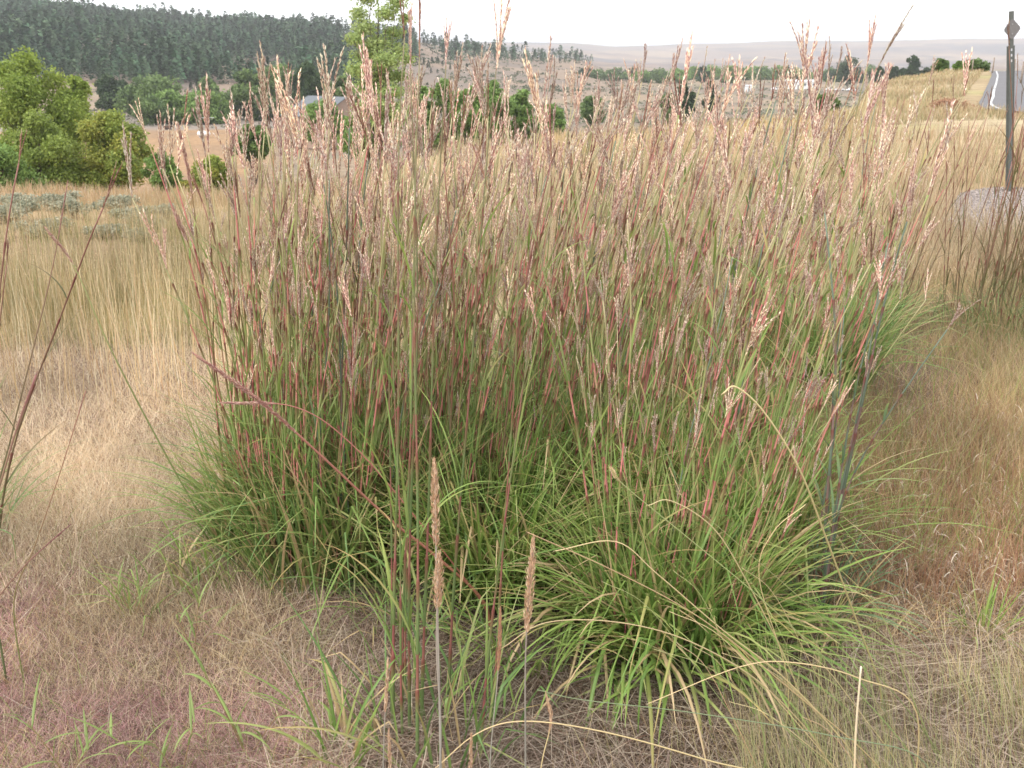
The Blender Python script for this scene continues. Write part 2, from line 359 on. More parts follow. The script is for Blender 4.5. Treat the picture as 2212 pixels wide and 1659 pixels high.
mm_ = lambda u, v: (1 - sm(650, 900, u)) * sm(960, 1220, v + .08 * u)
def nzm(u, v):
    x_, y_, z_ = gpt(u, v, 3); return fbm(x_ * 2.5, y_ * 2.5, 121, 3)
mv_ = lambda u, v: mm_(u, v) * sm(1180, 1430, v + (nzm(u, v) - .45) * 600 - .12 * u)
tn_ = lambda u, v: mm_(u, v) * (1 - .88 * sm(1180, 1430, v + (nzm(u, v) - .45) * 600 - .12 * u))
mauve2 = [(.56, .34, .32, 3), (.62, .41, .38, 2), (.42, .24, .23, 2), (.72, .55, .48, 1), (.56, .29, .31, 1.8)]
tanp = [(.68, .54, .36, 3), (.78, .65, .46, 2), (.52, .40, .25, 2), (.40, .38, .19, .8), (.55, .38, .28, 1)]
sp.append(blades(80000, (-250, 950, 1050, 2000), mv_, (.03, .10), (.0009, .0018), (.3, .5), (.3, 1.8), mauve2, S=3))
sp.append(blades(76000, (-250, 950, 950, 2000), tn_, (.03, .12), (.0008, .0017), (.2, .5), (.2, 1.6), tanp, S=3))
sp.append(blades(3500, (-250, 950, 1080, 2000), mm_, (.05, .16), (.0012, .0026), (.1, .5), (.2, 1.2), [(.25, .33, .10, 2), (.34, .37, .14, 1)], S=4, clump=1.9))
sp.append(blades(14000, (-250, 950, 1050, 2000), mm_, (.05, .14), (.0009, .0018), (.2, .45), (.3, 1.2), straw, S=3, clump=2.2))
sp.append(specks(60000, (-250, 950, 1080, 2000), mm_, (.01, .09), (.0010, .0019), [(.84, .72, .60, 2), (.70, .52, .44, 3), (.52, .34, .30, 1.5)]))
cover('mauve_grass', 'low fuzzy mauve brown grass covering the lower left corner', sp)
sp = []
sp.append(blades(19000, (-300, 640, 500, 700), None, (.28, .56), (.0032, .0062), (.02, .10), (-.05, .35), greenb, gold, S=4, wr=.09, clump=.9))
sp.append(blades(15000, (-300, 760, 560, 760), None, (.15, .38), (.0016, .003), (.04, .18), (0, .5), greenb, straw, S=4, wr=.09))
sp.append(blades(11000, (-300, 900, 428, 520), None, (.08, .24), (.002, .004), (.04, .15), (0, .4), gold, gold, S=3, wr=.09))
sp.append(blades(1300, (-300, 600, 520, 900), None, (.40, .75), (.003, .0048), (.02, .08), (-.02, .2), straw, [(.8, .68, .45, 2), (.68, .5, .3, 1)], S=5, wr=.07))
sp.append(specks(20000, (-300, 700, 470, 700), None, (.2, .5), (.003, .006), [(.72, .54, .30, 3), (.8, .64, .42, 2), (.6, .36, .24, 1)]))
cover('tan_grass', 'taller upright tan gold grass with green bases standing before the sagebrush', sp)
sp = []
mr_ = lambda u, v: sm(1450, 1800, u + .4 * (v - 800))
sp.append(blades(60000, (1300, 2480, 560, 1250), lambda u, v: mr_(u, v) * (1 - .8 * sm(950, 1180, v)), (.08, .30), (.0012, .0024), (.1, .35), (.1, .9), [(.45,.34,.16,2),(.40,.36,.14,1.5),(.55,.38,.2,1.5)], gold, S=3, wr=.14, azm=0, clump=1.1))
sp.append(blades(16000, (1500, 2480, 620, 1400), mr_, (.05, .2), (.0012, .0024), (.3, .4), (.1, 1.2), straw, S=3, wr=.14))
sp.append(blades(5000, (1600, 2480, 640, 1250), mr_, (.12, .32), (.002, .0036), (.1, .3), (.1, .9), [(.24, .32, .09, 2), (.3, .33, .12, 1)], S=4, wr=.1, clump=.8))
cover('golden_grass', 'golden tan grass mixed with green blades on the right beside the tall clump', sp)
sp = []
ms_ = lambda u, v: sm(1650, 1850, u) * soft(v, 900, 1330, 60)
sp.append(blades(9500, (1600, 2480, 850, 1420), ms_, (.08, .26), (.0018, .0032), (.05, .22), (-.1, .3), [(.26, .14, .09, 2), (.26, .24, .10, 1), (.34, .20, .12, 1)], [(.46, .30, .18, 1), (.38, .20, .13, 1)], S=4))
sp.append(blades(3200, (1600, 2480, 900, 1450), ms_, (.05, .12), (.0025, .005), (.2, .5), (1.2, 3.2), [(.50, .40, .31, 2), (.70, .61, .51, 1), (.36, .25, .18, 1.5)], S=6, lift=.1))
cover('dry_stubble', 'stiff red brown stubble with curled bleached leaves at the right', sp)
sp = []
mb_ = lambda u, v: sm(1150, 1750, u + (v - 1500) * .5) * sm(1380, 1600, v + .12 * (u - 1500))
sp.append(blades(17000, (1100, 2480, 1400, 2150), lambda u, v: mb_(u, v) * (.25 + .75 * sm(1900, 2250, u + .6 * (v - 1500))), (.05, .20), (.0009, .0019), (.1, .35), (.1, .8), [(.55, .42, .22, 2), (.30, .34, .13, 1.4), (.45, .28, .15, 1)], [(.70, .54, .32, 3), (.46, .44, .22, 1)], S=4, azm=math.pi * .8, azs=1.6, clump=1.6))
sp.append(blades(5000, (1600, 2480, 1500, 2150), None, (.12, .28), (.0012, .0022), (.05, .25), (.1, .6), [(.24, .30, .12, 2), (.34, .36, .16, 1)], [(.45, .45, .22, 1), (.65, .5, .3, 1)], S=5, azm=math.pi * .7, azs=1.2, clump=1.6))
cover('wiry_grass', 'fine wiry straw and green grass in the bottom right corner', sp)
sp = []
gravel_gap = lambda u, v: 1 - .93 * sm(2030, 2080, u) * sm(404, 420, v) * (1 - sm(500, 530, v))
mf_ = lambda u, v: gravel_gap(u, v)
sp.append(blades(52000, (500, 2500, 290, 640), mf_, (.15, .42), (.003, .0062), (.05, .22), (0, .5), [(.42, .33, .18, 2), (.30, .31, .14, 1.4), (.48, .35, .2, 1)], [(.54, .42, .29, 3), (.64, .53, .40, 1), (.48, .32, .22, 1.4)], S=3, wr=.12))
sp.append(blades(24000, (500, 1700, 600, 980), mf_, (.10, .34), (.0018, .0034), (.05, .3), (0, .7), [(.50, .40, .22, 2), (.34, .36, .14, 1)], pale, S=3, wr=.1))
sp.append(specks(26000, (500, 2500, 300, 700), mf_, (.1, .38), (.003, .007), [(.74, .58, .36, 3), (.8, .66, .46, 2), (.64, .40, .28, 1)]))
cover('meadow_grass', 'straw coloured meadow grass behind the tall clump', sp)
# right hill tufts and left crest tufts, farther away
RD = [(27, 10), (22.5, 19), (19.2, 27), (18.8, 34), (23, 44), (29.4, 58), (37.6, 76), (46.6, 96), (60, 122)]
RDx = np.interp(np.arange(10, 122, .5), [b for a, b in RD], [a for a, b in RD])
def farfield(N, Y0, Y1, u0, u1, h, wd, pb, ptp):
    Y = np.exp(rng.uniform(math.log(Y0), math.log(Y1), N)); u = rng.uniform(u0, u1, N); x = (u - 1106) / F * cP * Y
    z = gz(x, Y); sc = np.maximum(1, Y / 25)
    k = (fbm(x / 3, Y / 3, 61, 3) + rng.random(N) * .3 > .5) & ((np.abs(x - np.interp(Y, np.arange(10, 122, .5), RDx)) > 4.3) | (Y < 10) | (Y > 121)); x, Y, z, sc = x[k], Y[k], z[k], sc[k]; n = len(x)
    t = (.75 + .5 * fbm(x / 4, Y / 6, 95, 3))[:, None]
    return ribbons(np.stack([x, Y, z], -1), rng.uniform(-3.2, 3.2, n), np.abs(rng.normal(0, .25, n)), rng.uniform(h[0], h[1], n),
                   rng.uniform(wd[0], wd[1], n) * sc, rng.uniform(0, .5, n), pick(n, pb) * t, pick(n, ptp) * t, 2)
sp = [farfield(42000, 28, 110, 1780, 2700, (.12, .34), (.012, .03), [(.30, .27, .15, 2), (.38, .30, .18, 2), (.22, .22, .11, .8)], gold),
      farfield(9000, 20, 45, 1150, 1900, (.12, .4), (.012, .025), [(.42, .34, .15, 2), (.50, .36, .17, 2)], gold)]
cover('hill_grass', 'golden grass tufts on the right hillside below the road', sp)
sp = [farfield(9000, 14, 26, -300, 640, (.12, .35), (.008, .016), [(.38, .27, .15, 2), (.42, .31, .18, 2)], [(.50, .35, .20, 2), (.52, .43, .30, 2)])]
cover('rusty_grass', 'orange tan grass along the crest in front of the left trees', sp)

# ------------------------------------------------------------------ shared stem, leaf and seed head shapes
GREEN = L3((.30, .42, .13)); DGREEN = L3((.12, .19, .075)); RED = L3((.66, .27, .24)); PURP = L3((.32, .12, .12)); TAN = L3((.55, .40, .22))
def stem_shape(bend, seed, kind='mix'):
    rn = random.Random(seed); n = 22; P = []; rad = []; cols = []
    nodes = [0.0, .10 + rn.random() * .04, .27 + rn.random() * .05, .46 + rn.random() * .05, .64 + rn.random() * .05, .80]
    ph = rn.random() * 6; am = .004 + rn.random() * .006
    ts = []
    for a, b in zip(nodes, nodes[1:] + [1.0]):
        ts += [a, a + .006, a + (b - a) * .35, a + (b - a) * .36, a + (b - a) * .7]
    ts = sorted(set(ts + [1.0]))
    def pos(t): return np.array([bend * t ** 2.1 + am * math.sin(5 * t + ph) * t, am * 1.3 * math.sin(7 * t + ph * 2) * t, t * (1 - bend * bend * .5 * t)])
    for t in ts:
        P.append(pos(t)); seg = max(i for i, a in enumerate(nodes) if t >= a - 1e-9); a = nodes[seg]; b = (nodes + [1.0])[seg + 1]
        q = (t - a) / (b - a)
        base = 1.0 - .55 * t
        isred = (q < .355 and seg in (1, 2, 3, 4)); r = .0021 * base * (1.0 if isred else 1.22)
        if kind == 'dark': c = mixc(L3((.17, .20, .09)), L3((.38, .17, .14)), np.array(.15 + .75 * t))
        elif kind == 'blue': c = mixc(L3((.16, .24, .17)), L3((.32, .16, .16)), np.array(.7 if isred else .12))
        elif kind == 'gold': c = mixc(L3((.30, .34, .26)), L3((.62, .46, .24)), np.array(t))
        elif kind == 'thick': c = mixc(L3((.30, .12, .10)) if isred and rn.random() < .8 else L3((.17, .23, .085)), L3((.30, .22, .14)), np.array(max(0, t - .45) * 1.3)); r *= (1.25 - .55 * t)
        elif kind == 'red': c = RED * 1.0 if q < .7 else GREEN * 1.0
        else: c = (RED if rn.random() < .8 else TAN) * 1.0 if isred else mixc(GREEN, L3((.62, .42, .32)), np.array(max(0, t - .35) * .9))
        if q < .02 and seg: r *= 1.5; c = L3((.22, .08, .06))
        rad.append(r); cols.append(c)
    m = MB(); m.tube(P, rad, 5, np.array(cols)); return m.mesh('stem_shape', True), pos, nodes
def leaf_curve(p0, az, L, up, arch, n=9, kink=None):
    P = [np.array(p0, float)]; a = up
    for i in range(n - 1):
        a += arch / (n - 1) + (kink[1] if kink and i == kink[0] else 0); d = L / (n - 1)
        P.append(P[-1] + np.array([math.cos(az) * math.sin(a) * d, math.sin(az) * math.sin(a) * d, math.cos(a) * d]))
    return P
def leafw(w, n=9): return [w * (.55 + .45 * min(1, i / 2.5)) * (1 - (i / (n - 1)) ** 2.2 * .93) for i in range(n)]
def stem_leaves(pos, nodes, seed, kind='mix'):
    rn = random.Random(seed * 3 + 1); m = MB()
    for q, a in enumerate(nodes[1:5]):
        if q > 1 and rn.random() < .35: continue
        t0 = a + .06; az = rn.random() * 6.28; L = rn.uniform(.10, .26) * (1 if q < 3 else .6)
        P = leaf_curve(pos(t0), az, L, rn.uniform(.12, .35), rn.uniform(.2, 1.6))
        cb = L3((.17, .27, .07)) if kind != 'blue' else L3((.16, .25, .15)); ce = rn.choice([L3((.26, .33, .09)), L3((.45, .30, .14)), L3((.30, .36, .10))])
        if kind == 'dark': cb = L3((.12, .15, .06)); ce = L3((.26, .17, .08))
        m.blade(P, leafw(rn.uniform(.0036, .0070)), (-math.sin(az), math.cos(az), 0), np.array([mixc(cb, ce, np.array(i / 8)) for i in range(9)]))
    return m.mesh('stem_leaf_shape', True)
def spikelet(m, p, d, L, wd, col):
    d = d / (np.linalg.norm(d) + 1e-9); a = np.cross(d, (0.1, .3, 1)); a /= np.linalg.norm(a) + 1e-9; b = np.cross(d, a)
    q = p + d * L * .4
    m.add([p, q + a * wd, q + b * wd * .7, q - a * wd, q - b * wd * .7, p + d * L], [(0, 1, 2), (0, 2, 3), (0, 3, 4), (0, 4, 1), (5, 2, 1), (5, 3, 2), (5, 4, 3), (5, 1, 4)], col)
def head_shape(seed, kind='fluff'):
    rn = random.Random(seed * 7 + 5); m = MB()
    if kind == 'fluff': nr = rn.choice([3, 4, 5, 6]); spread = rn.uniform(.06, .30); step = .0032; LL = (.055, .095)
    elif kind == 'dark': nr = rn.choice([2, 3, 3]); spread = rn.uniform(.02, .13); step = .0036; LL = (.06, .09)
    elif kind == 'single': nr = 1; spread = .02; step = .0028; LL = (.10, .13)
    else: nr = 9; spread = .13; step = .0026; LL = (.04, .06)
    tone = rn.random()
    for r in range(nr):
        z0 = 0 if kind in ('dark', 'single') else (r / nr) * (.045 if kind == 'fluff' else .085)
        az = rn.random() * 6.28; tilt = spread * rn.uniform(.3, 1.3) * (1 if nr > 1 else .2); L = rn.uniform(*LL)
        n = 7; P = [np.array([0, 0, z0])]; a = tilt * .4; arch = rn.uniform(-.1, .35)
        for i in range(n):
            a += (tilt * .6 + arch * .3) / n; P.append(P[-1] + L / n * np.array([math.cos(az) * math.sin(a), math.sin(az) * math.sin(a), math.cos(a)]))
        rc = L3((.40, .22, .18)) if kind != 'gold' else L3((.55, .36, .18))
        m.tube(P, [.0007] * len(P), 3, rc)
        k = int(L / step)
        for i in range(k):
            f = (i + rn.random()) / k * n; j = min(int(f), n - 1); p = P[j] + (P[j + 1] - P[j]) * (f - j); t = P[j + 1] - P[j]; t = t / np.linalg.norm(t)
            for s in range(2 if kind in ('fluff', 'gold') else 2):
                rv = np.array([rn.gauss(0, 1), rn.gauss(0, 1), 0]); rv /= np.linalg.norm(rv) + 1e-6
                op = rn.uniform(.08, .34) if kind != 'dark' else rn.uniform(.04, .16)
                x = rn.random()
                if kind in ('fluff', 'single'): c = L3((.62, .44, .38)) if x < .26 else L3((.76, .60, .47)) if x < .56 else L3((.90, .82, .70)) if x < .88 else L3((.50, .31, .27))
                elif kind == 'dark': c = L3((.26, .14, .10)) if x < .5 else L3((.36, .22, .14)) if x < .8 else L3((.50, .36, .24))
                else: c = L3((.66, .40, .18)) if x < .5 else L3((.78, .54, .30)) if x < .85 else L3((.5, .28, .14))
                c = c * (.95 + .22 * tone)
                spikelet(m, p, t + rv * op, rn.uniform(.0055, .0100), rn.uniform(.0007, .0013), c)
            if kind != 'dark' and rn.random() < .22:
                rv = np.array([rn.gauss(0, 1), rn.gauss(0, 1), rn.gauss(0, .5)]); spikelet(m, p, t + rv * .25, rn.uniform(.007, .013), .00030, L3((.85, .74, .62)))
        if kind == 'dark' : 
            for i in range(3): spikelet(m, P[-1], P[-1] - P[-2] + np.array([rn.gauss(0, .001), rn.gauss(0, .001), 0]), .014, .0003, L3((.5, .4, .3)))
    return m.mesh('head_shape')
LIB = {}; POS_ = {}
def make_lib(kind, n, b0, b1, heads):
    arr = []
    for i in range(n):
        bend = b0 + (b1 - b0) * i / (n - 1); sm_, pos, nodes = stem_shape(bend, 100 + i + len(kind) * 31, kind)
        tipd = pos(1.0) - pos(.97); POS_[sm_.name] = pos; arr.append((sm_, stem_leaves(pos, nodes, 50 + i, kind), pos(1.0), math.atan2(tipd[0], tipd[2])))
    LIB[kind] = (arr, heads)
H_fl = [head_shape(i, 'fluff') for i in range(16)]; H_dk = [head_shape(40 + i, 'dark') for i in range(7)]
H_go = [head_shape(60 + i, 'gold') for i in range(6)]; H_si = [head_shape(80 + i, 'single') for i in range(4)]
make_lib('mix', 12, .0, .16, H_fl + H_fl + H_si + H_dk[:5]); make_lib('red', 5, .0, .10, H_fl); make_lib('dark', 6, .0, .12, H_dk)
make_lib('blue', 5, .02, .14, H_fl + H_dk); make_lib('gold', 4, .02, .10, H_go); make_lib('thick', 6, .0, .07, H_fl + H_dk)
for me_ in {x for k in LIB for x in LIB[k][1]}: me_.materials.append(M_head)
for k in LIB:
    for a in LIB[k][0]: a[0].materials.append(M_stem); a[1].materials.append(M_sleaf)
def arr_pos(arr, me_): return POS_[me_.name]
def add_stem(root, x, y, z, az, tilt, H, kind='mix', thick=1.0, leaves=True, headscale=1.0):
    arr, heads = LIB[kind]; sm_, lf, tip, ta = random.choice(arr)
    o = bpy.data.objects.new('stem', sm_); C.objects.link(o); o.parent = root
    o.location = (x, y, z); o.rotation_euler = (0, tilt, az); o.scale = (H * thick, H * thick, H)
    if thick != 1.0: tipx = tip
    h = bpy.data.objects.new('seed_head', random.choice(heads)); C.objects.link(h); h.parent = o
    h.location = tip; h.rotation_euler = (0, ta, random.random() * 6.28)
    s = headscale * random.choice([random.uniform(.55, .9), random.uniform(.8, 1.3), random.uniform(.9, 1.2)]); h.scale = (s / (1 if thick == 1 else thick ** .5), s / (1 if thick == 1 else thick ** .5), s)
    if kind in ('mix', 'red') and random.random() < .72:      # a lower side head on its own short branch
        for q in range(random.choice([1, 2, 2])):
            b = bpy.data.objects.new('seed_head', random.choice(heads)); C.objects.link(b); b.parent = o
            t = random.uniform(.62, .92); p = np.array(arr_pos(arr, sm_)(t)); b.location = p; b.rotation_euler = (0, random.uniform(.04, .22), random.random() * 6.28)
            k_ = random.uniform(.6, 1.0); b.scale = (k_, k_, k_)
    if leaves and lf:
        l = bpy.data.objects.new('leaves', lf); C.objects.link(l); l.parent = o
    return o
def foliage_mesh(name, n, rad, Lr, wr, pal, up=(.05, .5), arch=(.6, 2.2), seed=0, bias=None):
    rn = random.Random(seed); m = MB(); pal = [L3(c) for c in pal]
    for i in range(n):
        a = rn.random() * 6.28; q = rad * math.sqrt(rn.random()); az = a + rn.gauss(0, 1.0)
        if bias is not None and rn.random() < .35: az = bias + rn.gauss(0, .6)
        L = rn.uniform(*Lr); u0 = rn.uniform(*up) * (.4 + q / rad); P = leaf_curve((q * math.cos(a), q * math.sin(a), -.01), az, L, u0, rn.uniform(*arch) * L / Lr[1], kink=(rn.randrange(3, 7), rn.uniform(.6, 1.6)) if rn.random() < .2 else None)
        for p in P: p[2] = max(p[2], .004 + rn.random() * .01)
        cb = rn.choice(pal); ct = cb * 1.15 if rn.random() < .87 else L3((.50, .36, .16)); dead = rn.random() < .13
        if dead: cb = L3((.50, .37, .2)); ct = L3((.6, .46, .27))
        ws = leafw(rn.uniform(*wr)); f = rn.uniform(.9, 1.1)
        m.blade(P, ws, (-math.sin(az), math.cos(az), rn.gauss(0, .25)), np.array([mixc(cb, ct, np.array((k / 8) ** 2)) * f for k in range(9)]))
    return m.mesh(name, True)
BRIGHT = [(.21, .31, .075), (.26, .36, .095), (.16, .26, .065), (.32, .36, .13)]
MIDG = [(.18, .28, .08), (.24, .34, .10), (.14, .23, .075), (.31, .34, .13)]
BLUEG = [(.16, .25, .13), (.20, .28, .15), (.14, .21, .10)]
def tussock(label, u, v, rad, n, H, lean, splay, nl, Ll, pal, kind='mix', name='bluestem_clump', group='tall bluestem grass clumps', leafw_=(.004, .0075), thick=1., hs=1., seed=0, arch=(.6, 2.2), bias=None, mixred=.18, skew=1., upr=(.05, .5)):
    random.seed(1000 + seed)
    x, y, z = [float(q) for q in gpt(float(u), float(v))]; root = empty(name, (x, y, z)); tag(root, label, 'grass clump', group)
    for i in range(n):
        a = random.random() * 6.28; q = rad * math.sqrt(random.random())
        dx = math.cos(a) * q; dy = math.sin(a) * q
        tx = lean[0] + dx / rad * splay + random.gauss(0, splay * .45); ty = lean[1] + dy / rad * splay + random.gauss(0, splay * .45)
        tl = math.hypot(tx, ty); kk = kind if not (kind == 'mix' and random.random() < mixred) else random.choice(['red', 'red', 'red', 'blue', 'dark'] )
        hh = H[0] + (H[1] - H[0]) * random.random() ** skew
        add_stem(root, dx, dy, -.01, math.atan2(ty, tx), tl, hh, kk, thick, headscale=hs)
    link('foliage', foliage_mesh('foliage', nl, rad * 1.15, Ll, leafw_, pal, seed=seed, arch=arch, bias=bias, up=upr), M_leaf, root)
    if 'big bright' in label: link('foliage', foliage_mesh('foliage', 520, rad * 1.05, (.34, .62), (.007, .0125), pal, seed=seed + 70, arch=(.2, 1.5), up=(.02, .26)), M_leaf, root)
    return root
D = math.radians
T = [
 # label, u, v, rad, n, H, lean, splay, leaves, leaf length, palette
 ('leftmost clump of tall pink headed grass, its outer stems splaying over the beige grass', 575, 1180, .15, 46, (.95, 1.42), (D(-1), 0), D(5.5), 330, (.25, .62), MIDG),
 ('second clump from the left, with many green leaves round its foot', 680, 1240, .17, 50, (1.0, 1.45), (D(0), 0), D(4.5), 420, (.25, .60), MIDG),
 ('dense clump behind the long fallen diagonal stalk', 830, 1225, .17, 52, (1.0, 1.46), (D(1), 0), D(4.5), 420, (.25, .62), MIDG),
 ('central clump right behind the thick green stems of the front plant', 1010, 1200, .17, 48, (1.0, 1.48), (D(2.5), 0), D(4.5), 400, (.25, .62), MIDG),
 ('centre right clump just left of the big leafy front clump', 1180, 1175, .17, 44, (.9, 1.46), (D(4), 0), D(4.5), 400, (.25, .60), BRIGHT),
 ('big bright green leafy clump at the front right whose leaves droop onto dark litter', 1450, 1375, .21, 34, (.9, 1.50), (D(4), 0), D(6), 860, (.24, .50), BRIGHT),
 ('clump of reddish stems rising behind the bright green leafy front clump', 1350, 1190, .17, 44, (.9, 1.5), (D(5), 0), D(4.5), 420, (.25, .60), BRIGHT),
 ('right front clump of red stems beside the bluish green stalks', 1600, 1235, .17, 42, (.9, 1.5), (D(6.5), 0), D(4.5), 420, (.25, .58), BRIGHT),
 ('rear left clump seen between stems of the leftmost clumps', 640, 1060, .18, 46, (1.0, 1.45), (D(0), 0), D(4.5), 200, (.25, .55), MIDG),
 ('rear clump standing in line with the grey barn roof', 770, 1010, .18, 46, (1.0, 1.46), (D(1), 0), D(5), 200, (.25, .55), MIDG),
 ('rear clump standing in line with the slender cottonwood', 920, 1030, .18, 46, (1.0, 1.5), (D(2), 0), D(5), 200, (.25, .55), MIDG),
 ('rear middle clump in line with the green thicket right of the cottonwood', 1080, 1000, .18, 46, (1.0, 1.48), (D(3), 0), D(5), 220, (.25, .55), MIDG),
 ('rear clump of pale pink heads in line with the gap in the valley shrubs', 1240, 990, .18, 44, (.9, 1.48), (D(4), 0), D(5), 220, (.25, .55), MIDG),
 ('rear clump of rosy stems above the arching straw seed stalk', 1430, 1000, .18, 46, (.9, 1.55), (D(6), 0), D(5), 240, (.25, .55), BRIGHT),
 ('rear right clump of red stems leaning to the right', 1590, 1010, .18, 46, (.9, 1.56), (D(7), 0), D(5), 260, (.25, .55), BRIGHT),
 ('far middle clump, the farthest back left of centre', 1180, 850, .2, 42, (1.0, 1.5), (D(4), 0), D(5), 200, (.25, .55), MIDG),
 ('far clump of crowded pink heads right of the centre', 1370, 850, .2, 44, (1.0, 1.58), (D(5), 0), D(5), 240, (.25, .55), MIDG),
 ('far right clump with green leaves behind red stems', 1560, 860, .2, 44, (1.0, 1.62), (D(7), 0), D(5), 300, (.25, .55), BRIGHT),
 ('rightmost rear clump with a dense dark green foot', 1740, 850, .24, 40, (.9, 1.62), (D(7), 0), D(6), 700, (.25, .62), MIDG),
 ('clump behind all others whose green foot shows at the right edge of the mass', 1830, 740, .22, 30, (.8, 1.5), (D(6), 0), D(6), 260, (.2, .42), MIDG),
]
for i, t in enumerate(T):
    inn = D(3.2) * max(0, (1000 - t[1]) / 450) - D(4.0) * max(0, (t[1] - 1350) / 400)       # outer clumps stand a little closer together at their tips
    tussock(t[0], t[1] + (8 if t[1] < 700 else 0), t[2], t[3], int(t[4] * ((1.5 if t[1] < 1150 else 1.3) if i < 8 else 1.0)), (t[5][0] * (.68 if i % 3 else .58), t[5][1] - (.02 if t[1] < 1150 else .04)), (t[6][0] + inn, 0), t[7] * (.8 if i % 2 else .55), int(t[8] * (.62 if i == 5 else 1.15)), (t[9][0] * 1.1, t[9][1] * (.95 if i == 0 else 1.28)), t[10], seed=i, thick=1.15 if i < 8 else 1.3, leafw_=(.008, .0145) if i == 5 else (.006, .011), arch=(1.0, 2.9) if i in (5,) else (.2, 1.7), skew=.65 if t[1] < 1300 else 1.0, hs=1.1, upr=(.05, .6) if i == 5 else (.02, .30))
tussock('bluish green grass plant with a few stout leaning stalks right of the red stems', 1765, 1330, .06, 7, (.9, 1.2), (D(1.0), D(1)), D(1.8), 60, (.2, .42), BLUEG, 'blue', seed=31, thick=1.7, leafw_=(.006, .010))
tussock('front clump of thick green stems with red joints at the bottom centre', 945, 1590, .17, 11, (1.2, 1.66), (D(2.6), D(3)), D(2.0), 60, (.2, .42), MIDG, 'thick', seed=32, thick=.95, mixred=0, arch=(.2, 1.2), upr=(.03, .35), leafw_=(.006, .011), hs=.9)
tussock('clump of dark stems with thin closed heads in front of the metal signpost', 2155, 715, .34, 60, (1.0, 1.78), (D(4), 0), D(6), 300, (.2, .46), [(.14, .20, .07), (.19, .25, .09)], 'dark', seed=33, thick=1.05)
tussock('sparse clump of brown tipped stems between the pink mass and the dark clump', 1890, 700, .2, 24, (.85, 1.38), (D(7), 0), D(5), 120, (.2, .5), MIDG, 'dark', seed=34, thick=1.1)
tussock('grass clump with red stems cut off by the left edge of the photo', -75, 1170, .12, 6, (1.0, 1.4), (D(6), 0), D(5), 90, (.3, .6), MIDG, 'dark', seed=35, thick=1.5, hs=1.2)
tussock('short tuft of wide green blades at the bottom edge left of the thick front stems', 745, 1640, .05, 0, (1, 1), (0, 0), .1, 26, (.18, .36), BRIGHT, seed=36, name='grass_tuft', group='small green grass tufts', leafw_=(.007, .012), arch=(.4, 1.4))
tussock('green tuft spreading left from the foot of the leftmost clump', 470, 1255, .12, 0, (1, 1), (0, 0), .1, 70, (.12, .28), BRIGHT, seed=37, name='grass_tuft', group='small green grass tufts', leafw_=(.005, .010), arch=(.3, 1.4), bias=math.pi * .95)
tussock('small yellowish green tuft in the mauve grass lower left', 300, 1330, .04, 0, (1, 1), (0, 0), .1, 22, (.10, .24), BRIGHT, seed=38, name='grass_tuft', group='small green grass tufts', leafw_=(.004, .007), arch=(.2, 1.2))
tussock('small green tuft in the stubble on the right', 2120, 1370, .05, 0, (1, 1), (0, 0), .1, 40, (.12, .26), BRIGHT, seed=39, name='grass_tuft', group='small green grass tufts', leafw_=(.004, .007), arch=(.2, 1.2))
tussock('low green tuft on the litter just below the bluish green plant', 1780, 1400, .07, 0, (1, 1), (0, 0), .1, 40, (.15, .34), MIDG, seed=40, name='grass_tuft', group='small green grass tufts', leafw_=(.004, .008), arch=(1.2, 2.2))
tussock('green tuft between the front stems and the big leafy clump', 1120, 1420, .12, 0, (1, 1), (0, 0), .1, 90, (.25, .5), BRIGHT, seed=41, name='grass_tuft', group='small green grass tufts', leafw_=(.004, .008), arch=(1.0, 2.4))
tussock('shaded green tuft at the foot of the diagonal stalk', 900, 1330, .14, 0, (1, 1), (0, 0), .1, 110, (.2, .48), MIDG, seed=42, name='grass_tuft', group='small green grass tufts', leafw_=(.004, .008), arch=(.8, 2.2))

tussock('leafy green tuft filling the middle between the left clumps and the big bright one', 1065, 1275, .16, 0, (1, 1), (0, 0), .1, 300, (.3, .62), BRIGHT, seed=43, name='grass_tuft', group='small green grass tufts', leafw_=(.006, .011), arch=(.3, 1.9), upr=(.03, .35))

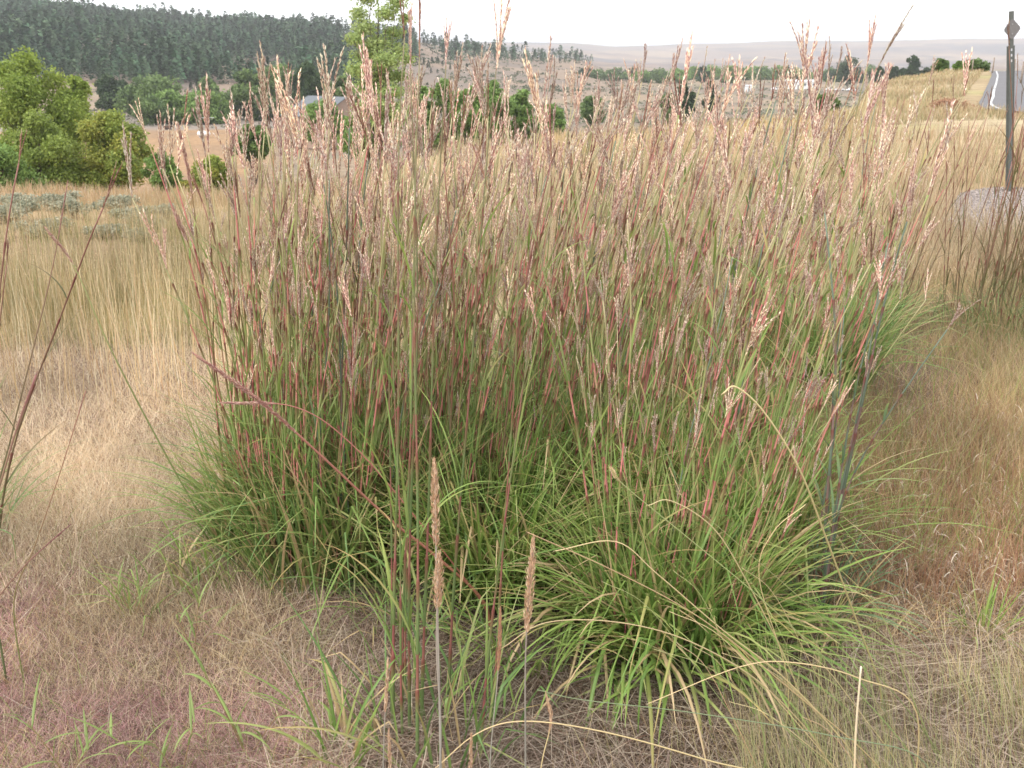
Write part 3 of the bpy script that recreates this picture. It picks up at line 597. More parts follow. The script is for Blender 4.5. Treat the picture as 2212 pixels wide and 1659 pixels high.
# ------------------------------------------------------------------ single stalks that stand out
def spline(P, n):
    P = [np.array(p, float) for p in P]; P = [2 * P[0] - P[1]] + P + [2 * P[-1] - P[-2]]; o = []
    for i in range(1, len(P) - 2):
        for k in range(n):
            t = k / n; a, b, c, d = P[i - 1:i + 3]
            o.append(.5 * ((2 * b) + (c - a) * t + (2 * a - 5 * b + 4 * c - d) * t * t + (3 * b - a - 3 * c + d) * t ** 3))
    o.append(P[-2]); return o
def stalk(name, label, ctl, r0, r1, cols, head=None, headlen=.12, hscale=1, group=None, cat='grass stalk', stick=1, hw=1.0):
    """ctl: (u, v, Y) from base to tip"""
    P = [pt(*c) for c in ctl]; b = P[0]
    if stick and b[2] > float(gz(b[0], b[1])) + .01:      # root the base in the ground
        b0 = P[0] + (P[0] - P[1]) * .15; P = [np.array([b0[0], b0[1], float(gz(b0[0], b0[1])) - .01])] + P
    S = spline(P, 7); S0 = S[0].copy(); S = [s - S0 for s in S]; m = len(S)
    root = empty(name, S0); tag(root, label, cat, group)
    mb = MB(); cc = np.array([mixc(L3(cols[0]), L3(cols[1]), np.array(i / (m - 1))) for i in range(m)])
    r0, r1 = (r0 * 1.15, r1 * 1.15) if name in ('leaning_stalk', 'arching_straw') else (r0, r1)
    mb.tube(S, [r0 + (r1 - r0) * i / (m - 1) for i in range(m)], 6, cc); link('stem', mb.mesh('stem', True), M_stem, root)
    if head:
        rn = random.Random(hash(label) % 9999 if False else len(label) * 13 + int(abs(ctl[0][0]))); hb = MB()
        L = 0; j = m - 1; path = [S[-1]]
        while j > 0 and L < headlen: L += np.linalg.norm(S[j] - S[j - 1]); j -= 1; path.append(S[j])
        path = path[::-1]; tot = sum(np.linalg.norm(path[i + 1] - path[i]) for i in range(len(path) - 1)); n = int(tot / (.0016 if hw < .8 else .0006))
        for i in range(n):
            f = (i + rn.random()) / n * (len(path) - 1); k = min(int(f), len(path) - 2); p = path[k] + (path[k + 1] - path[k]) * (f - k); t = path[k + 1] - path[k]; t /= np.linalg.norm(t)
            env = math.sin(math.pi * min(1, .12 + .85 * f / (len(path) - 1))) ** .6
            for s in range(2):
                rv = np.array([rn.gauss(0, 1), rn.gauss(0, 1), rn.gauss(0, 1)]); rv -= t * rv.dot(t); rv /= np.linalg.norm(rv) + 1e-6
                c = L3(head[rn.randrange(len(head))]) * rn.uniform(.85, 1.15)
                spikelet(hb, p + rv * (.0028 if hw < .8 else .0048) * hscale * env * rn.random() * hw, t + rv * rn.uniform(.05, .30) * env * hw, rn.uniform(.007, .014) * hscale, rn.uniform(.0006, .0011) * hscale, c)
            if rn.random() < .25 * hw: rv = np.array([rn.gauss(0, 1), rn.gauss(0, 1), rn.gauss(0, 1)]); spikelet(hb, p, t + rv * .3, .013 * hscale, .0003, L3((.85, .66, .42)))
        link('seed_head', hb.mesh('seed_head'), M_spike, root)
    return root
ORG = [(.64, .42, .26), (.74, .54, .36), (.52, .33, .21), (.84, .68, .50), (.58, .38, .27)]
PNK = [(.50, .28, .24), (.62, .42, .34), (.42, .20, .20), (.78, .62, .52)]
PUR = [(.34, .17, .17), (.44, .26, .22), (.28, .13, .13)]
STW = [(.80, .66, .40), (.70, .54, .30), (.88, .78, .56)]
BLU = ((.30, .34, .30), (.42, .34, .28)); STR = ((.50, .42, .20), (.74, .60, .34)); GRN = ((.20, .28, .09), (.40, .40, .18)); RDS = ((.40, .16, .10), (.44, .20, .16))
stalk('seed_stalk', 'tall orange seed stalk with its long head highest in the front row', [(958, 1900, 1.62), (952, 1659, 1.62), (948, 1450, 1.63), (942, 1180, 1.64), (938, 1000, 1.66)], .0028, .0012, BLU, ORG, .135, 1, 'orange seed stalks in front', hw=1.5)
stalk('seed_stalk', 'orange seed head directly below the tallest one on a bluish stem', [(938, 1900, 1.55), (952, 1600, 1.56), (943, 1400, 1.57), (948, 1200, 1.58)], .0026, .0012, BLU, ORG, .10, 1.05, 'orange seed stalks in front', hw=1.8)
stalk('seed_stalk', 'orange brown seed stalk right of the pair, over the leafy gap', [(1136, 1900, 1.6), (1135, 1620, 1.6), (1136, 1400, 1.61), (1152, 1165, 1.63)], .0024, .0011, BLU, ORG, .15, 1, 'orange seed stalks in front', hw=1.6)
stalk('seed_stalk', 'narrow rust coloured seed stalk between the two larger orange heads', [(1045, 1850, 1.7), (1062, 1600, 1.72), (1076, 1450, 1.74), (1081, 1318, 1.75)], .0016, .0008, BLU, [(.60, .34, .20), (.50, .28, .18)], .12, .85, 'orange seed stalks in front', hw=.9)
stalk('seed_stalk', 'short orange seed stalk at the bottom left of the front row', [(828, 1900, 1.62), (828, 1659, 1.62), (832, 1540, 1.63), (838, 1430, 1.64)], .0018, .0009, BLU, ORG, .095, .85, 'orange seed stalks in front', hw=.8)
stalk('seed_stalk', 'small orange seed head cut by the bottom edge beside the bottom left one', [(850, 1950, 1.6), (845, 1750, 1.6), (840, 1580, 1.6)], .0016, .0008, BLU, ORG, .09, .8, 'orange seed stalks in front', hw=.8)
stalk('seed_stalk', 'pale seed head leaning over the straw at the bottom right of the front row', [(1150, 1800, 1.7), (1170, 1650, 1.72), (1190, 1560, 1.73), (1180, 1500, 1.74)], .0014, .0007, STR, ORG, .08, .8, 'orange seed stalks in front', hw=.9)
stalk('seed_stalk', 'little seed head just reaching above the bottom edge near the centre', [(1012, 1950, 1.6), (1014, 1750, 1.6), (1018, 1590, 1.6)], .0014, .0007, BLU, ORG, .07, .8, 'orange seed stalks in front', hw=.9)
stalk('bent_stalk', 'long reddish stalk fallen diagonally across the left clumps with a pink head', [(1045, 1300, 2.55), (940, 1200, 2.5), (840, 1120, 2.45), (700, 990, 2.38), (560, 865, 2.33), (420, 765, 2.3)], .0050, .0022, RDS, PNK, .30, 1.0, hw=1.2)
stalk('bent_stalk', 'second thinner red stalk lying under the long diagonal one', [(1040, 1300, 2.6), (900, 1120, 2.6), (760, 960, 2.6), (640, 880, 2.6), (480, 870, 2.6)], .0028, .0014, RDS, PNK, .14, 1, hw=.9)
stalk('leaning_stalk', 'single green stalk leaning far left with a forked pink tip over the beige grass', [(520, 1250, 2.95), (430, 1110, 2.9), (330, 930, 2.85), (235, 745, 2.8), (160, 575, 2.8), (100, 495, 2.8)], .0028, .0011, GRN, PNK, .11, 1.0, hw=.8)
stalk('leaning_stalk', 'dark stalk at the left edge rising to a slim brown head', [(-25, 1180, 2.4), (25, 940, 2.4), (75, 740, 2.4), (115, 570, 2.42), (146, 395, 2.45)], .0026, .0010, ((.14, .18, .08), (.34, .20, .14)), PUR, .12, .9, hw=.5)
stalk('leaning_stalk', 'short purple headed stalk low at the left edge', [(-60, 1360, 2.2), (0, 1285, 2.2), (60, 1215, 2.2), (150, 1135, 2.2)], .0018, .0010, ((.34, .28, .12), (.36, .16, .16)), PUR, .10, .9, hw=.6)
stalk('leaning_stalk', 'thin reddish stalk rising left of the beige grass to a plain tip', [(30, 1300, 2.4), (75, 1180, 2.4), (130, 1020, 2.4), (185, 845, 2.4)], .0018, .0009, ((.22, .26, .09), (.40, .18, .14)), PUR, .06, .8, hw=.4)
stalk('leaning_stalk', 'thick purplish stalk right at the left border', [(-90, 1300, 2.1), (-20, 1110, 2.1), (35, 930, 2.1), (78, 810, 2.1)], .0032, .0016, ((.20, .24, .09), (.34, .14, .15)), PUR, .13, 1.0, hw=.5)
for a in [((-10, 470, 2.9), (-40, 700, 2.9), (-80, 900, 2.9))]: pass
stalk('leaning_stalk', 'stalk with a pink tuft tipped left, standing apart at the left side of the mass', [(560, 1200, 3.0), (500, 1000, 3.0), (465, 800, 3.0), (440, 620, 3.0), (375, 450, 3.0)], .0030, .0012, ((.18, .24, .09), (.36, .20, .12)), PNK, .10, 1.1, hw=1.1)
stalk('leaning_stalk', 'solitary stalk with a drooping pink plume at the upper left of the mass', [(500, 1150, 3.1), (470, 900, 3.1), (440, 650, 3.1), (415, 420, 3.1), (385, 270, 3.1)], .0028, .0011, ((.18, .24, .09), (.36, .22, .12)), PNK, .17, 1.1, hw=1.0)
# straw seed stalks arching over from the right
stalk('arching_straw', 'thick pale straw seed head arching over like a crook at the right', [(1900, 1480, 2.2), (1850, 1340, 2.15), (1780, 1150, 2.05), (1725, 1010, 2.0), (1650, 890, 1.98), (1590, 836, 1.97), (1562, 850, 1.96)], .0020, .0016, STR, STW, .34, .62, 'arching straw stalks', hw=.35)
stalk('arching_straw', 'thin green straw running up left to a loose pale seed tuft', [(1960, 1620, 1.95), (1800, 1440, 1.95), (1640, 1290, 1.93), (1490, 1165, 1.92), (1350, 1050, 1.9), (1320, 1012, 1.9)], .0013, .0009, GRN, STW, .03, .8, 'arching straw stalks', hw=1.3)
stalk('arching_straw', 'straw curve ending above the bright green clump, right of its middle', [(1780, 1640, 2.0), (1700, 1430, 2.0), (1610, 1250, 2.0), (1540, 1140, 2.0), (1450, 1082, 2.0), (1400, 1092, 2.0)], .0015, .0010, STR, STW, .16, .6, 'arching straw stalks', hw=.3)
stalk('arching_straw', 'straw bow drooping left over the middle of the bright green clump', [(1850, 1640, 1.9), (1700, 1470, 1.9), (1560, 1360, 1.88), (1420, 1240, 1.86), (1330, 1170, 1.85), (1200, 1190, 1.84)], .0015, .0009, STR, STW, .14, .6, 'arching straw stalks', hw=.3)
stalk('arching_straw', 'long straight straw slanting from the centre down to the bottom right', [(1900, 1660, 1.85), (1720, 1500, 1.84), (1520, 1340, 1.82), (1330, 1235, 1.8), (1140, 1150, 1.8)], .0013, .0008, ((.56, .44, .22), (.60, .38, .24)), STW, .05, .5, 'arching straw stalks', hw=.2)
stalk('arching_straw', 'straw arch nearly level across the lower part of the bright green clump', [(1790, 1650, 1.8), (1660, 1490, 1.8), (1500, 1390, 1.8), (1340, 1345, 1.8), (1180, 1345, 1.8), (1085, 1400, 1.8)], .0014, .0009, STR, STW, .05, .5, 'arching straw stalks', hw=.2)
stalk('arching_straw', 'lowest straw bow curving from the bottom edge past the small seed head', [(1760, 1720, 1.65), (1520, 1640, 1.65), (1300, 1580, 1.65), (1130, 1558, 1.65), (1030, 1585, 1.65), (940, 1660, 1.65)], .0015, .0009, STR, STW, .06, .5, 'arching straw stalks', hw=.25)
stalk('arching_straw', 'pale straw bow spanning right from the dark litter below the green clump', [(1980, 1540, 1.8), (1855, 1465, 1.8), (1720, 1432, 1.8), (1600, 1440, 1.8), (1400, 1520, 1.8)], .0015, .0008, STR, STW, .05, .5, 'arching straw stalks', hw=.2)
stalk('arching_straw', 'upright bleached straw broken off near the bottom right', [(1842, 1850, 1.7), (1846, 1659, 1.7), (1850, 1560, 1.7), (1860, 1440, 1.7)], .0022, .0016, ((.66, .50, .27), (.84, .74, .55)), None, group='arching straw stalks')
stalk('arching_straw', 'forked straw bending left from the crook shaped one', [(1700, 1460, 2.1), (1640, 1250, 2.08), (1670, 1150, 2.06), (1740, 1090, 2.05)], .0012, .0008, STR, STW, .08, .5, 'arching straw stalks', hw=.25)
stalk('arching_straw', 'straw hook with a small knee right of the bluish green plant', [(2030, 1650, 2.0), (1960, 1480, 2.0), (1905, 1330, 2.0), (1830, 1268, 2.0), (1750, 1262, 2.0)], .0012, .0008, GRN, STW, .08, .5, 'arching straw stalks', hw=.25)
stalk('arching_straw', 'thin green stalk crossing the bottom of the leafy clump to the right edge', [(2000, 1650, 1.75), (1800, 1590, 1.75), (1500, 1540, 1.75), (1260, 1512, 1.75), (1160, 1490, 1.75)], .0011, .0007, ((.24, .32, .18), (.30, .36, .2)), None, group='arching straw stalks')
stalk('arching_straw', 'fine green stalk rising straight from the bottom right toward the crook shaped straw', [(2080, 1700, 2.0), (1950, 1520, 2.0), (1780, 1340, 2.0), (1600, 1180, 2.0), (1460, 1060, 2.0)], .0012, .0007, GRN, None, group='arching straw stalks')
for i in range(14):
    random.seed(500 + i); u0 = random.uniform(1600, 2050); v0 = random.uniform(1560, 1760); du = random.uniform(120, 420); dv = random.uniform(150, 420)
    side_ = ['pale', 'greenish', 'rusty', 'bleached', 'golden', 'brownish', 'yellow'][i % 7]
    ordn = ['first', 'second', 'third', 'fourth', 'fifth', 'sixth', 'seventh', 'eighth', 'ninth', 'tenth', 'eleventh', 'twelfth', 'thirteenth', 'fourteenth']
    Y = random.uniform(1.75, 2.2)
    stalk('fine_straw', 'fine %s straw leaning left in the loose fan below the bluish plant' % side_, [(u0, v0, Y), (u0 - du * .35, v0 - dv * .45, Y), (u0 - du * .7, v0 - dv * .85, Y), (u0 - du, v0 - dv, Y)], .0011, .0006,
          random.choice([STR, GRN, ((.5, .3, .16), (.62, .44, .28))]), STW if i % 2 else None, .05, .5, 'fine straws of the loose fan', hw=.2)

# small leafy weeds in the lower left
def weed(label, base, tips, w, seed):
    x, y, z = [float(q) for q in gpt(*map(float, base))]; root = empty('weed', (x, y, z)); tag(root, label, 'weed', 'green weeds in the mauve grass')
    rn = random.Random(seed); ms = MB(); ml = MB(); B = np.array([x, y, z])
    for (u, v, dy) in tips:
        T_ = pt(u, v, y + dy) - B; S = spline([(0, 0, 0), T_ * .5 + np.array([0, 0, .01]), T_], 5)
        ms.tube(S, [.0016 - .0008 * i / (len(S) - 1) for i in range(len(S))], 5, L3((.34, .24, .12)))
        for f in (.35, .6, .8, .98, 1.0):
            p = S[min(int(f * (len(S) - 1)), len(S) - 1)]; az = rn.random() * 6.28
            P = leaf_curve(p, az, rn.uniform(.07, .15), rn.uniform(.2, .9), rn.uniform(.4, 1.4))
            ml.blade(P, leafw(w * rn.uniform(.5, 1.0)), (-math.sin(az), math.cos(az), 0), L3((.24, .31, .10)) * rn.uniform(.85, 1.15))
    link('stem', ms.mesh('stem', True), M_stem, root); link('leaves', ml.mesh('leaves', True), M_leaf, root)
weed('branching green weed right of the two upright stems in the lower left', (290, 1340), [(255, 1275, 0), (325, 1250, 0), (300, 1260, .03)], .008, 1)
weed('green weed with broad blades near the bottom, left of the short orange stalk', (535, 1640), [(440, 1450, 0), (500, 1560, 0), (640, 1500, 0)], .011, 2)
weed('yellowish weed sprawling at the bottom edge of the mauve grass', (390, 1700), [(240, 1590, 0), (330, 1600, 0), (420, 1560, 0)], .009, 3)
weed('low green weed under the leftmost clump', (420, 1420), [(380, 1330, 0), (470, 1350, 0), (430, 1290, 0)], .008, 4)
weed('leafy weed by the bottom left corner', (150, 1690), [(60, 1560, 0), (190, 1620, 0)], .008, 5)

# ------------------------------------------------------------------ trees and shrubs
def crown_np(lobes, n, size, pal, flat=.8, seed=0, shell=.55):
    g = np.random.default_rng(seed); lob = np.array(lobes, float); w_ = lob[:, 3] * lob[:, 4]; w_ = w_ / w_.sum()
    k = g.choice(len(lob), n, p=w_); d = g.normal(size=(n, 3)); d /= np.linalg.norm(d, axis=1, keepdims=True)
    rr = (shell + (1 - shell) * g.random(n)) * (1 + g.normal(0, .10, n)); cl = lob[k]
    p = cl[:, :3] + d * rr[:, None] * np.stack([cl[:, 3], cl[:, 3], cl[:, 4]], -1)
    p += g.normal(size=(n, 3)) * .12 * cl[:, 3:4]
    # leaf clusters: drop whole patches of leaves to leave gaps
    cell = fbm((p[:, 0] + p[:, 2] * .7) / (lob[:, 3].mean() * .35), (p[:, 1] + p[:, 2]) / (lob[:, 3].mean() * .35), seed + 5, 2)
    keep = cell + g.random(n) * .3 > .34; p = p[keep]; k = k[keep]; n = len(p)
    a = g.normal(size=(n, 3)); a /= np.linalg.norm(a, axis=1, keepdims=True); b = np.cross(a, g.normal(size=(n, 3))); b /= np.linalg.norm(b, axis=1, keepdims=True)
    s = size * g.uniform(.6, 1.3, n)[:, None]
    V = np.stack([p - a * s, p - b * s * .6, p + a * s, p + b * s * .6], 1).reshape(-1, 3)
    pl = np.array(pal, float); wts = pl[:, 3] / pl[:, 3].sum(); lc = pl[g.choice(len(pl), len(lob), p=wts), :3]; rc = pl[g.choice(len(pl), n, p=wts), :3]
    c = (lc[k] * .55 + rc * .45) * g.uniform(.75, 1.25, (n, 1))
    return V, (np.arange(n) * 4)[:, None] + np.arange(4)[None], np.repeat(c, 4, 0)
def tree(name, label, base, H, Wd, n, size, pal, cat='tree', group=None, seed=0, trunk=.03, lobes=None, crown0=.15, bark=(.13, .10, .08), mat=None, slim=False, shell=.4):
    rn = random.Random(seed); root = empty(name, base); tag(root, label, cat, group)
    if lobes is None:
        lobes = []
        nl = 30
        for i in range(nl):
            h = crown0 + (1 - crown0) * (i + .5) / nl; prof = math.sin(math.pi * min(1, (h - crown0) / (1 - crown0) * .86 + .12)) ** .55
            a = rn.random() * 6.28; q = Wd / 2 * prof * rn.uniform(.2, .85); s = Wd * rn.uniform(.11, .21) * (.6 + .4 * prof)
            lobes.append((math.cos(a) * q, math.sin(a) * q, H * h, s, s * rn.uniform(.7, 1.0)))
    tops = max(l[2] + l[4] for l in lobes)
    tb = MB(); tr = H * trunk / 2 if H > 3 else H * .02
    tp = [(0, 0, -.3), (tr * rn.uniform(-1, 1), 0, H * .15), (tr * 2 * rn.uniform(-1, 1), tr, H * .35), (tr * 3 * rn.uniform(-1, 1), tr, H * .6), (0, 0, H * .88)]
    S = spline(tp, 4); m = len(S); tb.tube(S, [tr * (1 - .85 * i / (m - 1)) for i in range(m)], 7, L3(bark))
    for l in lobes:
        j = min(m - 2, max(1, int(m * min(.85, (l[2] / H) * .7)))); e = np.array(l[:3]); st = S[j]; mid = (st + e) / 2 + np.array([0, 0, -.04 * H])
        q = spline([st, mid, e], 4); r1 = tr * .42 * (1 - .6 * j / m); tb.tube(q, [r1 * (1 - .8 * i / (len(q) - 1)) for i in range(len(q))], 5, L3(bark))
        for _ in range(3):
            d = np.array([rn.gauss(0, 1), rn.gauss(0, 1), rn.gauss(.4, .8)]); d /= np.linalg.norm(d); tb.tube([e - (e - mid) * .3, e + d * l[3] * .8], [r1 * .35, r1 * .08], 4, L3(bark))
    link('trunk', tb.mesh('trunk', True), M_bark, root)
    link('crown', mesh_np('crown', *crown_np(lobes, n, size, pal, seed=seed, shell=shell)), mat or M_crown, root)
    return root
LT = 'trees below the crest at the left'
def hz_pt(u, Y): x = (u - 1106) / F * cP * Y; return x, Y, float(gz(x, Y))
YG = [(.27, .35, .075, 3), (.33, .40, .09, 2), (.20, .28, .06, 2)]; AUT = [(.28, .34, .08, 4), (.36, .36, .08, 1.2), (.22, .29, .07, 2), (.40, .30, .08, .25)]
MG = [(.16, .23, .08, 3), (.19, .27, .09, 2), (.11, .17, .07, 2)]; DG = [(.05, .09, .035, 3), (.07, .11, .04, 2), (.04, .07, .03, 1)]
BG = [(.21, .32, .09, 3), (.21, .31, .09, 2), (.13, .20, .05, 1)]
def ptree(label, u0, u1, vtop, vbase, Y, n, size, pal, seed, name='cottonwood_tree', group=None, crown0=.15, cat='tree', slim=False, trunk=.03, sink=0):
    u = (u0 + u1) / 2; x, y, z = hz_pt(u, Y); zt = CAMZ + Y * slope(vtop); H = max(zt - z, 1.0)
    Wd = (u1 - u0) / F * Y * cP * (1.1 if group == LT else 1.28); n = int(n * 1.6)
    if vbase is not None:
        zb = CAMZ + Y * slope(vbase); crown0 = max(.05, min(.8, (zb - z) / H))
    return tree(name, label, (x, y, z), H, Wd, n, size, pal, cat=cat, group=group, seed=seed, crown0=crown0, slim=slim, trunk=trunk)
LT = 'trees below the crest at the left'
ptree('large bright yellow green tree at the left edge', -60, 150, 130, 420, 72, 26000, .11, YG, 1, group=LT, trunk=.035)
ptree('yellow green tree with a rounded lobe jutting out right of the largest tree', 90, 195, 168, 300, 76, 8000, .11, YG, 2, group=LT)
ptree('autumn tinged green tree right of the largest tree', 120, 300, 252, 440, 66, 24000, .10, AUT, 3, group=LT)
ptree('olive green tree in front of the largest tree at the left border', -20, 140, 255, 440, 64, 16000, .10, [(.22, .29, .07, 3), (.27, .34, .08, 2)], 4, group=LT)
ptree('bushy green sapling right of the autumn tinged tree', 275, 370, 335, 440, 62, 7000, .09, BG, 5, group=LT, name='bushy_tree')
ptree('yellow tipped low tree nearest the tall grass mass', 380, 490, 345, 440, 60, 8000, .09, AUT, 6, group=LT, name='bushy_tree')
ptree('low yellowish shrub between the two small left trees', 345, 410, 395, 445, 58, 3000, .08, [(.22, .25, .05, 2), (.30, .27, .05, 1)], 7, group=LT, name='bushy_tree')
ptree('dark green undergrowth tree under the left edge trees', -140, 40, 330, 450, 60, 9000, .10, BG, 8, group=LT, name='bushy_tree')
# the slender cottonwood
def cottonwood():
    Y = 62; x, y, z = hz_pt(822, Y); H = CAMZ + Y * slope(-70) - z; rn = random.Random(77); s_ = Y / F * cP
    lobes = []
    for (u, v, w_, h_) in [(820, -45, 30, 26), (800, -8, 36, 24), (862, 5, 30, 24), (775, 30, 26, 18), (840, 30, 30, 20), (880, 40, 24, 14), (790, 60, 36, 20), (850, 70, 34, 16), (770, 85, 26, 18), (815, 95, 40, 20), (860, 105, 26, 16), (785, 120, 40, 20), (835, 130, 44, 20), (875, 128, 24, 12),
                           (775, 150, 32, 20), (820, 160, 46, 22), (865, 165, 24, 16), (790, 190, 42, 22), (845, 195, 40, 22), (810, 225, 46, 24), (860, 235, 30, 20), (775, 240, 34, 22), (830, 265, 40, 26)]:
        zz = CAMZ + Y * slope(v) - z
        lobes.append(((u - 822) * s_, rn.uniform(-1, 1) * .9, zz, w_ * s_ * .85 * (1.15 if v > 90 else 1), h_ * s_ * .9))
    tree('cottonwood_tree', 'slender light green cottonwood rising above the skyline through the pink grass heads', (x, y, z), H, 4, 21000, .085, [(.36, .46, .17, 3), (.42, .50, .22, 2), (.30, .39, .14, 2), (.33, .31, .08, .6)], seed=9, lobes=lobes, trunk=.018, shell=.2)
cottonwood()
VT = 'green trees on the valley floor'
vt = [
 ('dark round valley tree right of the largest left tree', 190, 255, 168, 245, 330, DG), ('broad green valley tree left of the dark pines', 262, 375, 172, 265, 315, MG),
 ('bright green valley tree above the orange field', 300, 390, 205, 275, 285, BG), ('low green valley tree over the left end of the orange field', 275, 340, 215, 278, 280, MG),
 ('green valley tree behind the white gas tank', 385, 470, 205, 275, 285, BG), ('round dark valley tree left of the utility pole', 415, 475, 175, 250, 340, MG),
 ('valley tree standing right of the utility pole', 485, 560, 160, 275, 300, MG), ('dull green valley tree behind the barn roof', 540, 640, 150, 260, 300, MG),
 ('dark green tree right behind the peak of the barn roof', 625, 705, 142, 262, 290, DG), ('bright bush in front of the right end of the barn', 640, 740, 225, 300, 160, BG),
 ('round green bush before the left end of the barn', 500, 562, 275, 340, 110, [(.14, .22, .06, 3), (.18, .26, .08, 1)]), ('green tree between the barn and the cottonwood', 690, 770, 170, 285, 250, MG),
 ('bright leafy bush at the foot of the cottonwood', 740, 860, 232, 330, 70, BG), ('dark tree right of the cottonwood foot', 860, 935, 182, 320, 120, BG),
 ('dense green tree in the thicket right of the cottonwood', 915, 1010, 180, 320, 118, BG), ('lighter tree at the middle of the thicket', 985, 1060, 190, 300, 116, BG),
 ('green tree right of the middle of the thicket', 1040, 1110, 180, 300, 120, BG), ('last tree at the right end of the thicket', 1095, 1160, 200, 300, 125, BG),
 ('rounded bush right of the thicket on the plain', 1155, 1228, 232, 292, 135, BG), ('small dark bush left of the leaning blond heads on the plain', 1258, 1305, 212, 262, 200, MG),
 ('tall narrow dark tree on the plain in line with the seed heads', 1468, 1502, 185, 252, 260, DG), ('dark green tree pair partner left of the tall narrow one', 1430, 1470, 205, 262, 230, MG),
 ('slim dark tree right of the tall narrow one', 1528, 1556, 178, 240, 290, DG), ('round dark green bush on the golden flank', 1768, 1822, 208, 248, 95, MG),
 ('upright shrub on the right hill crest', 2022, 2048, 143, 178, 92, MG), ('small round shrub right of the upright one on the crest', 2066, 2086, 148, 162, 98, BG), ('wide shrub farther along the crest nearest the signpost', 2086, 2130, 134, 156, 112, MG),
]
for i, (lb, u0, u1, v0, v1, Y, pal) in enumerate(vt):
    sz = max(.08, Y * .0016); 
    ptree(lb, u0, u1, v0, v1, Y, int(6500 if Y > 105 else 9000), sz, pal, 200 + i, name='valley_tree', group=VT)
# tree belt on the plain (countable, small): each a tree of its own
belt = MB()
random.seed(91); ordw = 'first second third fourth fifth sixth seventh eighth ninth tenth eleventh twelfth thirteenth fourteenth fifteenth sixteenth seventeenth eighteenth nineteenth twentieth twenty-first twenty-second twenty-third twenty-fourth twenty-fifth twenty-sixth twenty-seventh twenty-eighth twenty-ninth thirtieth'.split()
bx = []
for u in np.linspace(1275, 1880, 28): bx.append(u + random.uniform(-9, 9))
for i, u in enumerate(bx):
    Y = random.uniform(640, 760); vt_ = random.uniform(143, 158); wd = random.uniform(24, 46)
    if 1670 < u < 1770: Y = 790
    ptree('%s tree from the left in the long belt across the plain' % ordw[i], u - wd / 2, u + wd / 2, vt_, 176, Y, 900, .8, random.choice([MG, DG, BG]), 300 + i, name='belt_tree', group='tree belt across the plain', trunk=.04)
for i, (u, w_, v0, Y) in enumerate([(1838, 46, 124, 560), (1975, 34, 122, 420), (1905, 18, 146, 400), (1938, 20, 145, 410), (1955, 22, 150, 430), (2005, 26, 150, 420), (2020, 20, 152, 400)]):
    lb = ['tall dark pine right of the white house', 'big dark pine left of the crest shrubs', 'small pine just right of the tall dark pine', 'second small pine before the big dark pine', 'low pine touching the big dark pine on its left', 'low pine touching the big dark pine on its right', 'last low pine behind the golden crest'][i]
    ptree(lb, u - w_ / 2, u + w_ / 2, v0, 176, Y, 2600, .45, DG, 400 + i, name='pine_tree', group='dark pines behind the golden crest', crown0=.05)

# pines: one conifer shape library, used for the scattered ones and, merged, for the far forest
def pine_np(seed, n=46):
    g = np.random.default_rng(seed); h = g.random(n) ** .8; r = (1 - h) ** .75 * .23 * g.uniform(.55, 1.1, n) + .015; a = g.random(n) * 6.28
    p = np.stack([np.cos(a) * r, np.sin(a) * r, .14 + .86 * h], -1); d = np.stack([np.cos(a), np.sin(a), g.normal(-.1, .35, n)], -1); d /= np.linalg.norm(d, axis=1, keepdims=True)
    s = np.cross(d, (0, 0, 1.)); s /= np.linalg.norm(s, axis=1, keepdims=True); L = g.uniform(.05, .10, n)[:, None]
    V = np.stack([p - d * L, p + s * L * .8 - np.array([0, 0, .015]), p + d * L, p - s * L * .8 + np.array([0, 0, .045])], 1).reshape(-1, 3)
    return V, np.repeat(g.uniform(.7, 1.3, n), 4)
PN = [pine_np(i) for i in range(14)]
def forest(name, label, N, samp, hr, seed):
    g = np.random.default_rng(seed); x, y = samp(g, N); z = gz(x, y); V = []; Cc = []
    tn = .6 + .9 * fbm(x / 70, y / 70, 99, 3)
    for i in range(len(x)):
        P, cv = PN[g.integers(14)]; H = g.uniform(*hr) * (1.35 if g.random() < .12 else 1) * (.7 + .6 * float(noise(x[i] / 40, y[i] / 40, 7))); a = g.random() * 6.28; c, s = math.cos(a) * H, math.sin(a) * H
        q = np.empty_like(P); q[:, 0] = P[:, 0] * c - P[:, 1] * s + x[i]; q[:, 1] = P[:, 0] * s + P[:, 1] * c + y[i]; q[:, 2] = P[:, 2] * H + z[i] - .3; V.append(q)
        cc = L3((.062, .112, .06)) * g.uniform(.6, 1.5) * tn[i] * np.array([g.uniform(.9, 1.25), 1, 1]); Cc.append(cv[:, None] * cc)
    V = np.vstack(V); o = link(name, mesh_np(name, V, (np.arange(len(V) // 4) * 4)[:, None] + np.arange(4)[None], np.vstack(Cc)), M_pine); tag(o, label, 'forest', kind='stuff')
